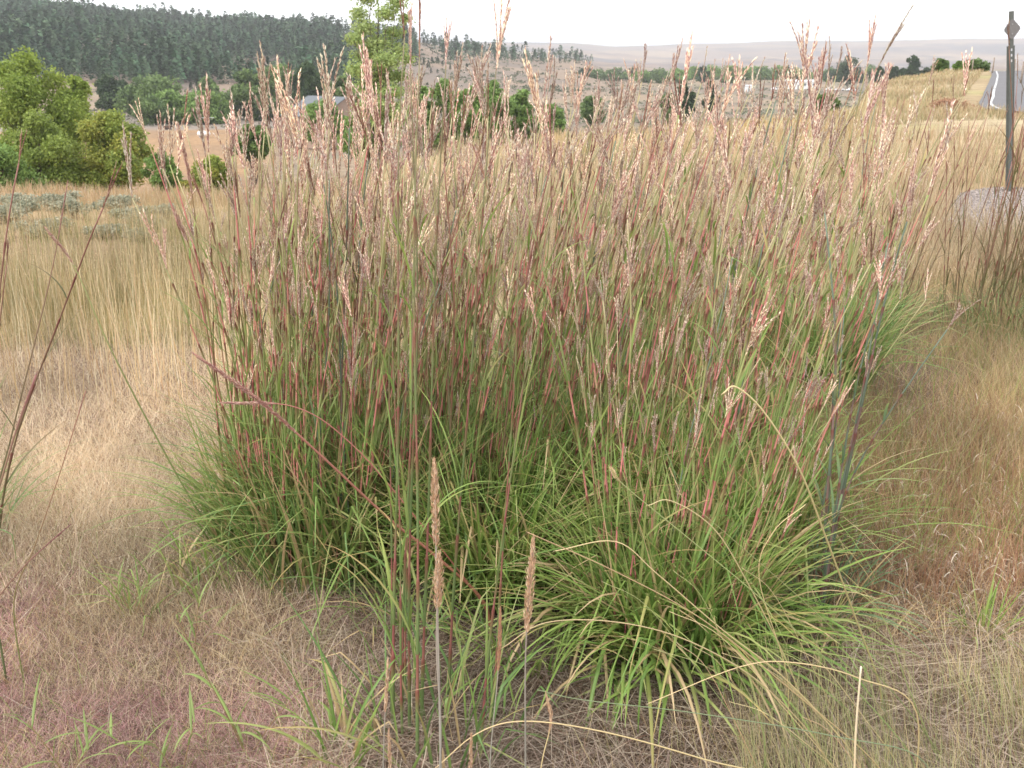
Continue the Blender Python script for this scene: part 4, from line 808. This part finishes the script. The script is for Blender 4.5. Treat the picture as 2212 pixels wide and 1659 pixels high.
def fs(g, N):
    Y = 440 + 650 * g.random(N) ** .8; u = g.uniform(-650, 900, N); x = (u - 1106) / F * cP * Y; z = gz(x, Y)
    v = 829.5 - F * ((Y * sP + (z - CAMZ) * cP) / (Y * cP - (z - CAMZ) * sP))
    # the wooded band: upper slope everywhere, down to the floor at the left; bare tan slope in between
    low = np.interp(u, [-650, 150, 300, 360, 400, 480, 560, 640, 760, 900], [270, 262, 240, 215, 172, 146, 136, 130, 124, 116])
    n_ = fbm(x / 60, Y / 60, 71, 3); k = (v < low + (n_ - .5) * 50) & ~((soft(u, 250, 400, 30) * soft(v, 92, 126, 8) > .5) & (n_ > .5)) 
    top = (v < np.interp(u, [-650, 400, 700, 900], [-100, 40, 70, 80])) ; k &= ~(top & (n_ > .50) & (u > 300)); k &= ~((fbm(x / 38, Y / 90, 75, 2) > .50) & (u > 330) & (v < 90)); k &= ~(fbm(x / 22, Y / 22, 76, 2) > .56); k &= ~((fbm(x / 45, Y / 120, 78, 2) > .47) & (u > 150) & (v < 200) & (g.random(N) < .75))
    k &= ~((u > 640) & (v > 90) & (n_ > .5)); k &= ~((g.random(N) < sm(500, 760, u) * .7) & (fbm(x / 55, Y / 110, 83, 3) > .40))
    return x[k], Y[k]
forest('forest', 'dark pine forest covering the hill at the left', 16000, fs, (8, 13), 5)
def fs2(g, N):
    Y = g.uniform(700, 1160, N); u = g.uniform(870, 1290, N); x = (u - 1106) / F * cP * Y; z = gz(x, Y)
    v = 829.5 - F * ((Y * sP + (z - CAMZ) * cP) / (Y * cP - (z - CAMZ) * sP)); n_ = fbm(x / 45, Y / 45, 73, 3)
    k = (((v < 140) & (v > 108) & (u > 930) & (n_ > .46)) | ((v < 132) & (n_ > .58))); return x[k], Y[k]
forest('woodland', 'thin pine woodland on the low ridge right of the cottonwood', 800, fs2, (7, 11), 6)
def fs3(g, N):
    Y = g.uniform(430, 900, N); u = g.uniform(230, 900, N); x = (u - 1106) / F * cP * Y; z = gz(x, Y)
    v = 829.5 - F * ((Y * sP + (z - CAMZ) * cP) / (Y * cP - (z - CAMZ) * sP)); n_ = fbm(x / 32, Y / 50, 79, 3)
    k = (v > 105) & (v < 205) & (n_ > np.interp(v, [105, 150, 205], [.50, .585, .55])); return x[k], Y[k]
forest('grove', 'loose groves of pines spilling down the bare slope below the forest', 5200, fs3, (6, 11), 8)
pmesh = []
for i in range(6):
    P, cv = pine_np(100 + i, 150); cc = L3((.042, .068, .032))[None] * cv[:, None]
    a = mesh_np('crown', P, (np.arange(len(P) // 4) * 4)[:, None] + np.arange(4)[None], cc); a.materials.append(M_pine)
    tb = MB(); tb.tube([(0, 0, -.05), (0.004, 0, .3), (0, 0, .9)], [.022, .016, .004], 6, L3((.12, .085, .06))); t_ = tb.mesh('trunk', True); t_.materials.append(M_bark); pmesh.append((a, t_))
def lone_pine(label, u, v, h_px, group, seed, Y=None):
    if Y is None:
        Ys = np.linspace(380, 1150, 400); x = (u - 1106) / F * cP * Ys; z = gz(x, Ys); vv = 829.5 - F * ((Ys * sP + (z - CAMZ) * cP) / (Ys * cP - (z - CAMZ) * sP))
        k = np.where(vv <= v)[0]; Y = float(Ys[k[0]]) if len(k) else 900.
    x, y, z = hz_pt(u, Y); H = h_px / F * Y; a, t_ = pmesh[seed % 6]; root = empty('pine_tree', (x, y, z)); root.scale = (H, H, H); root.rotation_euler[2] = seed * 1.3; tag(root, label, 'pine tree', group)
    for nm, me_ in (('crown', a), ('trunk', t_)):
        o = bpy.data.objects.new(nm, me_); C.objects.link(o); o.parent = root
SG = 'scattered pines on the bare slope'
lp = [(424, 147, 15), (436, 146, 19), (406, 142, 14), (392, 140, 17), (376, 139, 14), (488, 155, 7), (503, 155, 8), (372, 172, 26), (384, 176, 30), (396, 178, 28), (408, 182, 26), (420, 185, 28), (432, 196, 22), (444, 186, 20), (455, 190, 16), (360, 168, 24), (420, 200, 24), (405, 200, 20)]
lp.sort()
for i, (u, v, h) in enumerate(lp): lone_pine('%s pine from the left on the bare tan slope left of the grass heads' % ordw[i], u, v, h, SG, i)
lp2 = [(898, 140, 14), (906, 138, 16), (915, 142, 15), (925, 150, 18), (933, 141, 17), (945, 140, 16), (955, 145, 12), (972, 152, 12), (985, 152, 16), (990, 153, 14), (1008, 155, 16), (930, 160, 12), (944, 160, 10), (916, 92, 18), (924, 93, 17), (1083, 112, 14), (1095, 113, 12), (1120, 116, 12), (1150, 122, 14), (1170, 124, 15), (1190, 122, 16), (1210, 124, 13), (1232, 128, 14)]
lp2.sort()
for i, (u, v, h) in enumerate(lp2): lone_pine('%s pine from the left on the ridge slope right of the cottonwood' % ordw[i], u, v, h, 'scattered pines on the ridge slope', i + 3)

# sagebrush on the near left and small brush over the plain
def sage(label, u, v, wpx, hpx, seed):
    x, y, z = [float(q) for q in gpt(float(u), float(v))]; W_ = wpx / F * y; H = hpx * 1.2 / F * y; W_ *= 1.3; rn = random.Random(seed); root = empty('sagebrush', (x, y, z)); tag(root, label, 'shrub', 'grey green sagebrush before the left trees')
    tb = MB(); lobes = []
    for i in range(11):
        a = rn.random() * 6.28; q = rn.random() ** .5 * W_ * .36; e = (math.cos(a) * q, math.sin(a) * q, H * rn.uniform(.45, .78)); tb.tube([(0, 0, -.02), (e[0] * .5, e[1] * .5, e[2] * .35), e], [.012, .008, .003], 4, L3((.22, .18, .15)))
        lobes.append((*e, W_ * rn.uniform(.13, .2), H * rn.uniform(.2, .3)))
    link('branch', tb.mesh('branch', True), M_bark, root)
    link('foliage', mesh_np('foliage', *crown_np(lobes, 3800, .018, [(.34, .34, .25, 3), (.42, .41, .31, 2), (.25, .27, .19, 2)], seed=seed, shell=.05)), M_dry, root)
sg = [(130, 452, 80, 30, 'sagebrush on the crest behind the rounded one'), (245, 456, 90, 30, 'sagebrush at the back, in front of the autumn tinged tree'), (40, 452, 80, 28, 'back row sagebrush below the biggest tree'), (300, 520, 70, 24, 'front row sagebrush before the middle of the row'), (20, 478, 110, 34, 'sagebrush at the far left border'), (170, 474, 95, 38, 'rounded sagebrush below the autumn tinged tree'), (95, 506, 110, 28, 'low sagebrush in front of the rounded one'), (285, 482, 90, 30, 'sagebrush in the middle of the row'), (330, 500, 70, 24, 'small sagebrush right of the middle one'), (365, 474, 50, 26, 'sagebrush nearest the tall grass mass'), (225, 512, 80, 22, 'flat sagebrush at the front of the row'), (-70, 500, 100, 30, 'sagebrush just outside the left border')]
for i, (u, v, a, b, lb) in enumerate(sg): sage('grey green ' + lb, u, v, a, b, 20 + i)
g = np.random.default_rng(3)
def brush(name, label, N, Y0, Y1, u0, u1, pal, s0, s1, msk=None):
    Y = np.exp(g.uniform(math.log(Y0), math.log(Y1), N)); u = g.uniform(u0, u1, N); x = (u - 1106) / F * cP * Y; n_ = fbm(x / 22, Y / 14, 81, 3); k = n_ + g.random(N) * .3 > .6
    if msk is not None: k &= msk(u, Y)
    x, Y = x[k], Y[k]; z = gz(x, Y); parts = []
    for i in range(len(x)):
        s = g.uniform(s0, s1); m = 14; p = np.stack([x[i] + g.normal(0, s * .5, m), Y[i] + g.normal(0, s * .5, m), z[i] + g.random(m) * s * .6], -1)
        a = g.normal(size=(m, 3)); a /= np.linalg.norm(a, axis=1, keepdims=True); b = np.cross(a, g.normal(size=(m, 3))); b /= np.linalg.norm(b, axis=1, keepdims=True); q = s * g.uniform(.15, .35, m)[:, None]
        parts.append((np.stack([p - a * q, p - b * q, p + a * q, p + b * q], 1).reshape(-1, 3), np.repeat(np.array(pal[g.integers(len(pal))])[None] * g.uniform(.8, 1.2, (m, 1)), 4, 0)))
    V = np.vstack([a for a, b in parts]); o = link(name, mesh_np(name, V, (np.arange(len(V) // 4) * 4)[:, None] + np.arange(4)[None], np.vstack([b for a, b in parts])), M_dry); tag(o, label, 'brush', kind='stuff')
brush('plain_brush', 'low grey green brush dotted over the valley plain', 9000, 150, 800, 850, 2250, [(.17, .18, .12), (.22, .21, .15), (.13, .16, .09)], .5, 1.2)
brush('valley_brush', 'grey brush behind the orange field at the left', 1600, 268, 420, 120, 620, [(.26, .25, .20), (.20, .20, .14)], .5, 1.2)
brush('far_brush', 'dark dots of brush on the low slopes', 1500, 480, 1100, 350, 1350, [(.10, .12, .07), (.13, .14, .09)], .8, 2.2)
# rusty shrub mound on the right hill
x, y, z = hz_pt(2072, 34); root = empty('rusty_bush', (x, y, z)); tag(root, 'low reddish brown bush mound on the golden slope left of the signpost', 'shrub')
link('foliage', mesh_np('foliage', *crown_np([(-.35, 0, .15, .4, .2), (.3, 0, .12, .4, .18), (0, .2, .2, .4, .2)], 5000, .03, [(.36, .20, .13, 2), (.42, .27, .17, 1)], seed=9, shell=.2)), M_dry, root)
tb = MB(); 
for a in range(7): tb.tube([(0, 0, -.02), (math.cos(a) * .3, math.sin(a) * .3, .2)], [.01, .003], 4, L3((.2, .12, .09)))
link('branch', tb.mesh('branch'), M_bark, root)

# ------------------------------------------------------------------ man-made things
def box_obj(name, parent, mat, *boxes):
    m = MB()
    for b in boxes: m.box(*b)
    return link(name, m.mesh(name), mat, parent)
# propane tank
x, y, z = hz_pt(424, 238); gtz = z; root = empty('gas_tank', (x, y, z)); tag(root, 'white horizontal gas tank with a small dome lid on the orange field', 'gas tank')
m = MB(); P = []; rr = []
for i in range(13):
    t = i / 12; xx = -1.5 + 3 * t; e = min(t, 1 - t) * 12; rr.append(.55 * (math.sqrt(max(.02, 1 - (1 - min(1, e / 1.3)) ** 2)))); P.append((xx, 0, .85))
m.tube(P, rr, 18, L3((.80, .80, .80))); link('tank', m.mesh('tank', True), M_paint, root)
m = MB(); m.tube([(0, 0, 1.36), (0, 0, 1.55), (0, 0, 1.62)], [.22, .22, .12], 14, L3((.8, .8, .8))); link('dome_lid', m.mesh('dome_lid', True), M_paint, root)
for s in (-.9, .9): box_obj('leg', root, M_paint, (s, 0, .18, .15, .7, .4, (.45, .45, .45)))
# antenna frame on a pole
x, y, z = hz_pt(436, 262); root = empty('antenna', (x, y, z)); tag(root, 'grey flat frame antenna on a thin pole behind the gas tank', 'antenna')
m = MB(); m.tube([(0, 0, -.2), (0, 0, 2.6)], [.05, .05], 8, L3((.4, .4, .4))); link('pole', m.mesh('pole'), M_metal, root)
box_obj('frame', root, M_metal, (0, 0, 2.95, 3.1, .8, .10, (.36, .38, .40)), (-1.1, 0, 2.72, .1, .1, .3, (.36, .38, .4)), (1.1, 0, 2.72, .1, .1, .3, (.36, .38, .4)), (0, 0, 2.62, 2.4, .08, .08, (.36, .38, .4)))
# utility pole
def upole(label, u, Y, vtop, arm=1.6, rad_=.14):
    x, y, z = hz_pt(u, Y); H = CAMZ + Y * slope(vtop) - z; root = empty('utility_pole', (x, y, z)); tag(root, label, 'utility pole', 'wooden utility poles in the valley')
    m = MB(); m.tube([(0, 0, -.5), (0, 0, H / 2), (0, 0, H)], [rad_, rad_ * .85, rad_ * .7], 9, L3((.30, .25, .20))); link('pole', m.mesh('pole', True), M_wood, root)
    box_obj('crossarm', root, M_wood, (0, -.16, H - .5, arm, .12, .14, (.30, .25, .2)))
    m = MB()
    for s in (-.45, 0, .45): m.tube([(s * arm, -.16, H - .42), (s * arm, -.16, H - .22)], [.05, .035], 7, L3((.5, .5, .48)))
    link('insulator', m.mesh('insulator'), M_paint, root)
upole('tall wooden utility pole left of the barn roof', 491, 262, 178)
upole('small utility pole in front of the white house', 1753, 560, 165, 1.8, .22)
upole('slim pole rising behind the pink heads left of the barn', 538, 300, 160)
# dark animal (grazing cow) on the field: small, brown
x, y, z = hz_pt(345, 262); root = empty('cow', (x, y, z)); root.rotation_euler[2] = .2; tag(root, 'small dark brown cow lying on the orange field', 'cow')
m = MB(); prof = [(-.95, .45, .10), (-.8, .55, .36), (-.4, .56, .44), (.1, .55, .45), (.5, .6, .40), (.8, .72, .27), (1.05, .82, .2), (1.25, .80, .19), (1.5, .70, .12), (1.58, .66, .07)]
m.tube([(a, 0, b) for a, b, c in prof], [c for a, b, c in prof], 12, L3((.09, .055, .04)))
for s in (-1, 1):
    for q in (-.6, .5): m.tube([(q, s * .3, .3), (q + .2, s * .48, .18), (q + .55, s * .45, .08)], [.14, .09, .06], 7, L3((.08, .05, .04)))
    m.tube([(1.2, s * .14, .92), (1.17, s * .34, .95)], [.07, .02], 5, L3((.08, .05, .04)))
m.tube([(-.95, 0, .5), (-1.1, .1, .3), (-1.05, .2, .1)], [.04, .03, .04], 5, L3((.07, .045, .035)))
link('body', m.mesh('body', True), M_bark, root)
# barn with grey roof
x, y, z = hz_pt(695, 215); zr = CAMZ + 215 * slope(208) - z; ze = CAMZ + 215 * slope(246) - z; ze = max(ze, 2.2)
root = empty('barn', (x, y, z)); root.rotation_euler[2] = R(50); tag(root, 'barn with a grey metal gable roof half hidden by the pink grass heads', 'barn')
hw = 6.4; dl = 6
m = MB(); wc = (.33, .24, .19); m.box(0, 0, ze / 2, hw * 2 - .8, dl * 2 - .8, ze, wc)
m.add([(-hw + .4, -dl + .4, ze), (hw - .4, -dl + .4, ze), (.8, -dl + .4, zr - .15), (-hw + .4, dl - .4, ze), (hw - .4, dl - .4, ze), (.8, dl - .4, zr - .15)], [(0, 1, 2), (4, 3, 5)], wc); link('wall', m.mesh('wall'), M_wood, root)
m = MB(); rc_ = (.16, .175, .19)
for s in (-1, 1):
    e = s * (hw + .3); zl = ze - .15
    m.add([(.8, -dl, zr), (e, -dl, zl), (e, dl, zl), (.8, dl, zr), (.8, -dl, zr - .14), (e, -dl, zl - .14), (e, dl, zl - .14), (.8, dl, zr - .14)], [(0, 1, 2, 3), (7, 6, 5, 4), (0, 4, 5, 1), (1, 5, 6, 2), (2, 6, 7, 3)], rc_)
    for k in range(15): yy = -dl + .4 + k * (2 * dl - .8) / 14; m.tube([(.8 + s * .1, yy, zr - .01), (e, yy, zl + .02)], [.035, .035], 4, L3(rc_) * 1.1)
link('roof', m.mesh('roof'), M_roof, root)
box_obj('door', root, M_wood, (0, -dl + .36, ze * .4, 2.6, .1, ze * .8, (.16, .12, .10)))
box_obj('window', root, M_paint, (-3.8, -dl + .36, ze * .55, .9, .1, .8, (.75, .75, .75)))
# white house on the plain
x, y, z = hz_pt(1732, 600); root = empty('white_house', (x, y, z)); root.rotation_euler[2] = R(-4); tag(root, 'long low white house with dark windows on the plain behind the grass heads', 'house')
box_obj('wall', root, M_paint, (0, 0, 2.2, 19, 7, 4.4, (.80, .80, .80)))
m = MB(); m.add([(-9.9, -3.9, 4.38), (9.9, -3.9, 4.38), (9.9, 3.9, 4.38), (-9.9, 3.9, 4.38), (-9.9, 0, 5.2), (9.9, 0, 5.2)], [(0, 1, 5, 4), (2, 3, 4, 5), (0, 4, 3), (1, 2, 5), (3, 2, 1, 0)], (.70, .70, .70)); link('roof', m.mesh('roof'), M_paint, root)
for q in (2.5, 5.2, 7.6): 
    wn_ = box_obj('window', root, M_paint, (q, -3.53, 2.7, 1.5, .1, 1.2, (.10, .12, .14))); box_obj('sill', wn_, M_paint, (q, -3.58, 2.04, 1.7, .16, .1, (.7, .7, .7)))
box_obj('door', root, M_paint, (-1, -3.53, 1.4, 1.1, .1, 2.3, (.35, .3, .28)))
x, y, z = hz_pt(1622, 520); root = empty('white_shed', (x, y, z)); tag(root, 'tiny white shed on the plain left of the white house', 'shed')
box_obj('wall', root, M_paint, (0, 0, 1.3, 3, 3, 2.6, (.8, .8, .8))); m = MB(); m.add([(-1.7, -1.7, 2.58), (1.7, -1.7, 2.58), (1.7, 1.7, 2.58), (-1.7, 1.7, 2.58), (-1.7, 0, 3.3), (1.7, 0, 3.3)], [(0, 1, 5, 4), (2, 3, 4, 5), (0, 4, 3), (1, 2, 5), (3, 2, 1, 0)], (.5, .5, .5)); link('roof', m.mesh('roof'), M_metal, root)
box_obj('door', root, M_paint, (0, -1.53, 1.0, 1., .08, 1.9, (.3, .3, .3)))
x, y, z = hz_pt(2062, 640); 
x, y, z = hz_pt(2058, 700); root = empty('low_building', (x, y, -15)); tag(root, 'pale roofed low building peeking over the golden crest by the pines', 'building')
zt = CAMZ + 700 * slope(150); root.location = hz_pt(2060, 700)
hh_ = zt - root.location[2]; box_obj('wall', root, M_paint, (0, 0, hh_ / 2 - .4, 20, 9, hh_ - .8, (.6, .6, .6))); box_obj('roof', root, M_metal, (0, 0, hh_ - .25, 21, 10, .5, (.55, .6, .65)))
# parked cars
def car(label, u, Y, rz, colr, seed):
    x, y, z = hz_pt(u, Y); root = empty('parked_car', (x, y, z)); root.rotation_euler[2] = rz; tag(root, label, 'car', 'vehicles parked by the white house')
    m = MB(); side = [(-2.3, .45), (-2.3, .95), (-2.0, 1.08), (-1.1, 1.1), (-.6, 1.62), (.9, 1.62), (1.5, 1.12), (2.2, 1.0), (2.35, .8), (2.35, .45)]; n = len(side); vs = [(a, -.85, b) for a, b in side] + [(a, .85, b) for a, b in side]
    m.add(vs, [tuple(range(n)), tuple(range(2 * n - 1, n - 1, -1))] + [(i, i + n, (i + 1) % n + n, (i + 1) % n) for i in range(n)], colr); link('body', m.mesh('body'), M_paint, root)
    m = MB()
    for s in (-.86, .86): m.box(.15, s, 1.35, 1.7, .03, .36, (.05, .06, .07))
    link('window', m.mesh('window'), M_paint, root)
    for a in (-1.45, 1.5):
        for s in (-.8, .8): m = MB(); m.tube([(a, s - .1, .34), (a, s + .1, .34)], [.34, .34], 14, L3((.03, .03, .03))); link('wheel', m.mesh('wheel'), M_paint, root)
car('white vehicle parked nearest the white house', 1800, 540, .1, (.8, .8, .8), 1); car('second white vehicle, in the middle of the row', 1822, 545, -.1, (.78, .78, .78), 2); car('white vehicle at the right end of the row', 1846, 540, .15, (.8, .8, .8), 3)
car('white vehicle parked left of the white house', 1682, 560, .2, (.8, .8, .8), 4)

# road over the right hill with edge line and centre line
def strip(name, ctl, wd, col, mat, dz, label=None, kind='structure', n=24):
    S = spline([(*c, 0) for c in ctl], n); vs = []; fs = []
    K = 9
    for i, p in enumerate(S):
        t = S[min(i + 1, len(S) - 1)] - S[max(i - 1, 0)]; t /= np.linalg.norm(t); nrm = np.array([-t[1], t[0], 0])
        for k_ in range(K):
            off = (k_ / (K - 1) - .5) * wd[0] + wd[1]; q = p + nrm * off; vs.append((q[0], q[1], float(gz(q[0], q[1])) + dz))
    for i in range(len(S) - 1):
        for k_ in range(K - 1): a = i * K + k_; fs.append((a, a + 1, a + K + 1, a + K))
    m = MB(); m.add(vs, fs, col); o = link(name, m.mesh(name, True), mat); tag(o, label, None, kind=kind); return o
def rp(u, v):
    Y0 = float(gpt(float(u), float(v), 14)[1]); x, y, z = hz_pt(u, Y0); return (x, y)
rc = [(27, 10), (22.5, 19), (19.2, 27), (18.8, 34), (23, 44), (29.4, 58), (37.6, 76), (46.6, 96), (60, 122)]
strip('road', rc, (6.4, 0), (.15, .145, .15), M_road, .05, 'grey asphalt road bending over the right hill behind the signpost')
strip('road_edge_line', rc, (.10, 2.8), (.42, .42, .42), M_paint, .056, 'white painted edge line of the road')
strip('road_centre_line', rc, (.14, 0), (.70, .42, .08), M_paint, .056, 'yellow painted centre line of the road')
# gravel turnout
def gravel(N):
    gg = np.random.default_rng(17); u = gg.uniform(2040, 2500, N); v = gg.uniform(408, 520, N)
    e = np.interp(u, [2040, 2075, 2110, 2160, 2500], [470, 420, 412, 405, 396]); e2 = np.interp(u, [2040, 2080, 2150, 2212, 2500], [480, 500, 510, 520, 560]); k = (v > e) & (v < e2); x, y, z = gpt(u[k], v[k]); n = len(x)
    s = gg.uniform(.008, .028, n); V = []; d = np.array([(1, 0, 0), (0, 1, 0), (-1, 0, 0), (0, -1, 0), (0, 0, .7), (0, 0, -.7)])
    V = np.stack([x, y, z + s * .3], -1)[:, None] + d[None] * s[:, None, None] * gg.uniform(.6, 1.3, (n, 6, 1)); T3 = np.array([(0, 1, 4), (1, 2, 4), (2, 3, 4), (3, 0, 4), (1, 0, 5), (2, 1, 5), (3, 2, 5), (0, 3, 5)])
    Fc = (np.arange(n) * 6)[:, None, None] + T3[None]; c = np.array([.25, .215, .20]) * gg.uniform(.6, 1.4, (n, 1)); return V.reshape(-1, 3), Fc.reshape(-1, 3), np.repeat(c, 6, 0)
a, b, c = gravel(60000); o = link('gravel', mesh_np('gravel', a, b, c, nv=3), M_gravel); tag(o, 'pinkish grey gravel of the road shoulder round the signpost', 'gravel', kind='stuff')
# signpost: U-channel steel post with a small diamond marker and bolt holes
xp, yp, _ = [float(q) for q in gpt(2182., 416.)]; zp = float(gz(xp, yp)); root = empty('signpost', (xp, yp, zp)); root.rotation_euler = (0, R(-7.6), R(-6)); tag(root, 'grey steel channel post with a small diamond marker and punched holes at its top', 'signpost')
Ht = CAMZ + yp * slope(20) - zp; m = MB(); gc = (.115, .125, .115)
hs_ = [Ht - .40 - k * .058 for k in range(3)]; zs = [-.4]
web = .030; cuts = sorted([(h - .013, h + .013) for h in hs_]); cur = -.4
for (a, b) in cuts:
    m.box(0, 0, (cur + a) / 2, web, .006, a - cur, gc); m.box(-.0115, 0, (a + b) / 2, .007, .006, b - a, gc); m.box(.0115, 0, (a + b) / 2, .007, .006, b - a, gc); cur = b
m.box(0, 0, (cur + Ht) / 2, web, .006, Ht - cur, gc)
for s in (-1, 1):
    m.add([(s * .015, -.003, -.4), (s * .021, .028, -.4), (s * .025, .028, -.4), (s * .019, -.003, -.4), (s * .015, -.003, Ht), (s * .021, .028, Ht), (s * .025, .028, Ht), (s * .019, -.003, Ht)], [(0, 1, 5, 4), (1, 2, 6, 5), (2, 3, 7, 6), (3, 0, 4, 7), (4, 5, 6, 7)], gc)
    m.box(s * .033, .030, (Ht - .36) / 2 - .2, .018, .005, Ht - .36 + .4, gc)
link('post', m.mesh('post'), M_metal, root)
m = MB(); cz = Ht - .185; q = []
for k in range(4):
    a0 = k * math.pi / 2
    for j in (-1, 0, 1):
        rr_ = .082 if j == 0 else .080; aa = a0 + j * .16; q.append((math.cos(aa) * rr_, math.sin(aa) * rr_ * 1.25))
nq = len(q); m.add([(a, -.012, cz + b) for a, b in q] + [(a, -.008, cz + b) for a, b in q], [tuple(range(nq)), tuple(range(2 * nq - 1, nq - 1, -1))] + [(i, i + nq, (i + 1) % nq + nq, (i + 1) % nq) for i in range(nq)], (.17, .165, .165)); link('marker', m.mesh('marker'), M_metal, root)
m = MB()
for dz_ in (.05, -.05): m.tube([(0, -.02, cz + dz_), (0, -.012, cz + dz_)], [.008, .008], 6, L3((.3, .3, .3)))
link('bolt', m.mesh('bolt'), M_metal, root)
# litter
x, y, z = [float(q) for q in gpt(2058., 482.)]; m = MB(); rn = random.Random(4); vs = []
for i in range(5):
    for j in range(5): vs.append(((i - 2) * .022 + rn.gauss(0, .004), (j - 2) * .018, .02 + rn.gauss(0, .012) + .02 * math.sin(i * 1.3)))
m.add(vs, [(i * 5 + j, (i + 1) * 5 + j, (i + 1) * 5 + j + 1, i * 5 + j + 1) for i in range(4) for j in range(4)], (.82, .82, .82)); o = link('paper_scrap', m.mesh('paper_scrap'), M_paint, None, (x, y, z)); tag(o, 'crumpled white scrap of paper lying by the gravel', 'litter')
# fence posts on the right crest
for i, (u, Y) in enumerate([(2196, 70), (2150, 84), (2215, 60), (2105, 96)]):
    x, y, z = hz_pt(u, Y); m = MB(); m.tube([(0, 0, -.2), (0.01, 0, .6), (0, 0, 1.2)], [.06, .055, .05], 7, L3((.28, .23, .19))); o = link('fence_post', m.mesh('fence_post', True), M_wood, None, (x, y, z)); tag(o, ['second nearest', 'third nearest', 'nearest', 'farthest'][i] + ' weathered wooden fence post along the golden crest', 'fence post', 'fence posts on the crest')

# ------------------------------------------------------------------ haze
zb = float(Zg.min()) - 1; zt_ = max(float(Zg.max()), 60) + 25
m = MB(); S_ = 9700
m.box(0, 0, (zb + zt_) / 2, S_ * 2, S_ * 2, zt_ - zb, (1, 1, 1)); me = m.mesh('haze'); hz = bpy.data.objects.new('haze', me); C.objects.link(hz)
hm = bpy.data.materials.new('haze_air'); hm.use_nodes = True; t = hm.node_tree; t.nodes.clear(); o = t.nodes.new('ShaderNodeOutputMaterial'); pv = t.nodes.new('ShaderNodeVolumePrincipled')
pv.inputs['Color'].default_value = (.93, .94, .97, 1); pv.inputs['Density'].default_value = .0002; pv.inputs['Anisotropy'].default_value = .3
t.links.new(pv.outputs[0], o.inputs['Volume']); me.materials.append(hm); tag(hz, 'thin pale haze over the valley', 'haze', kind='stuff')
print('objects', len(bpy.data.objects), 'verts', sum(len(o.data.vertices) for o in bpy.data.objects if o.type == 'MESH'))
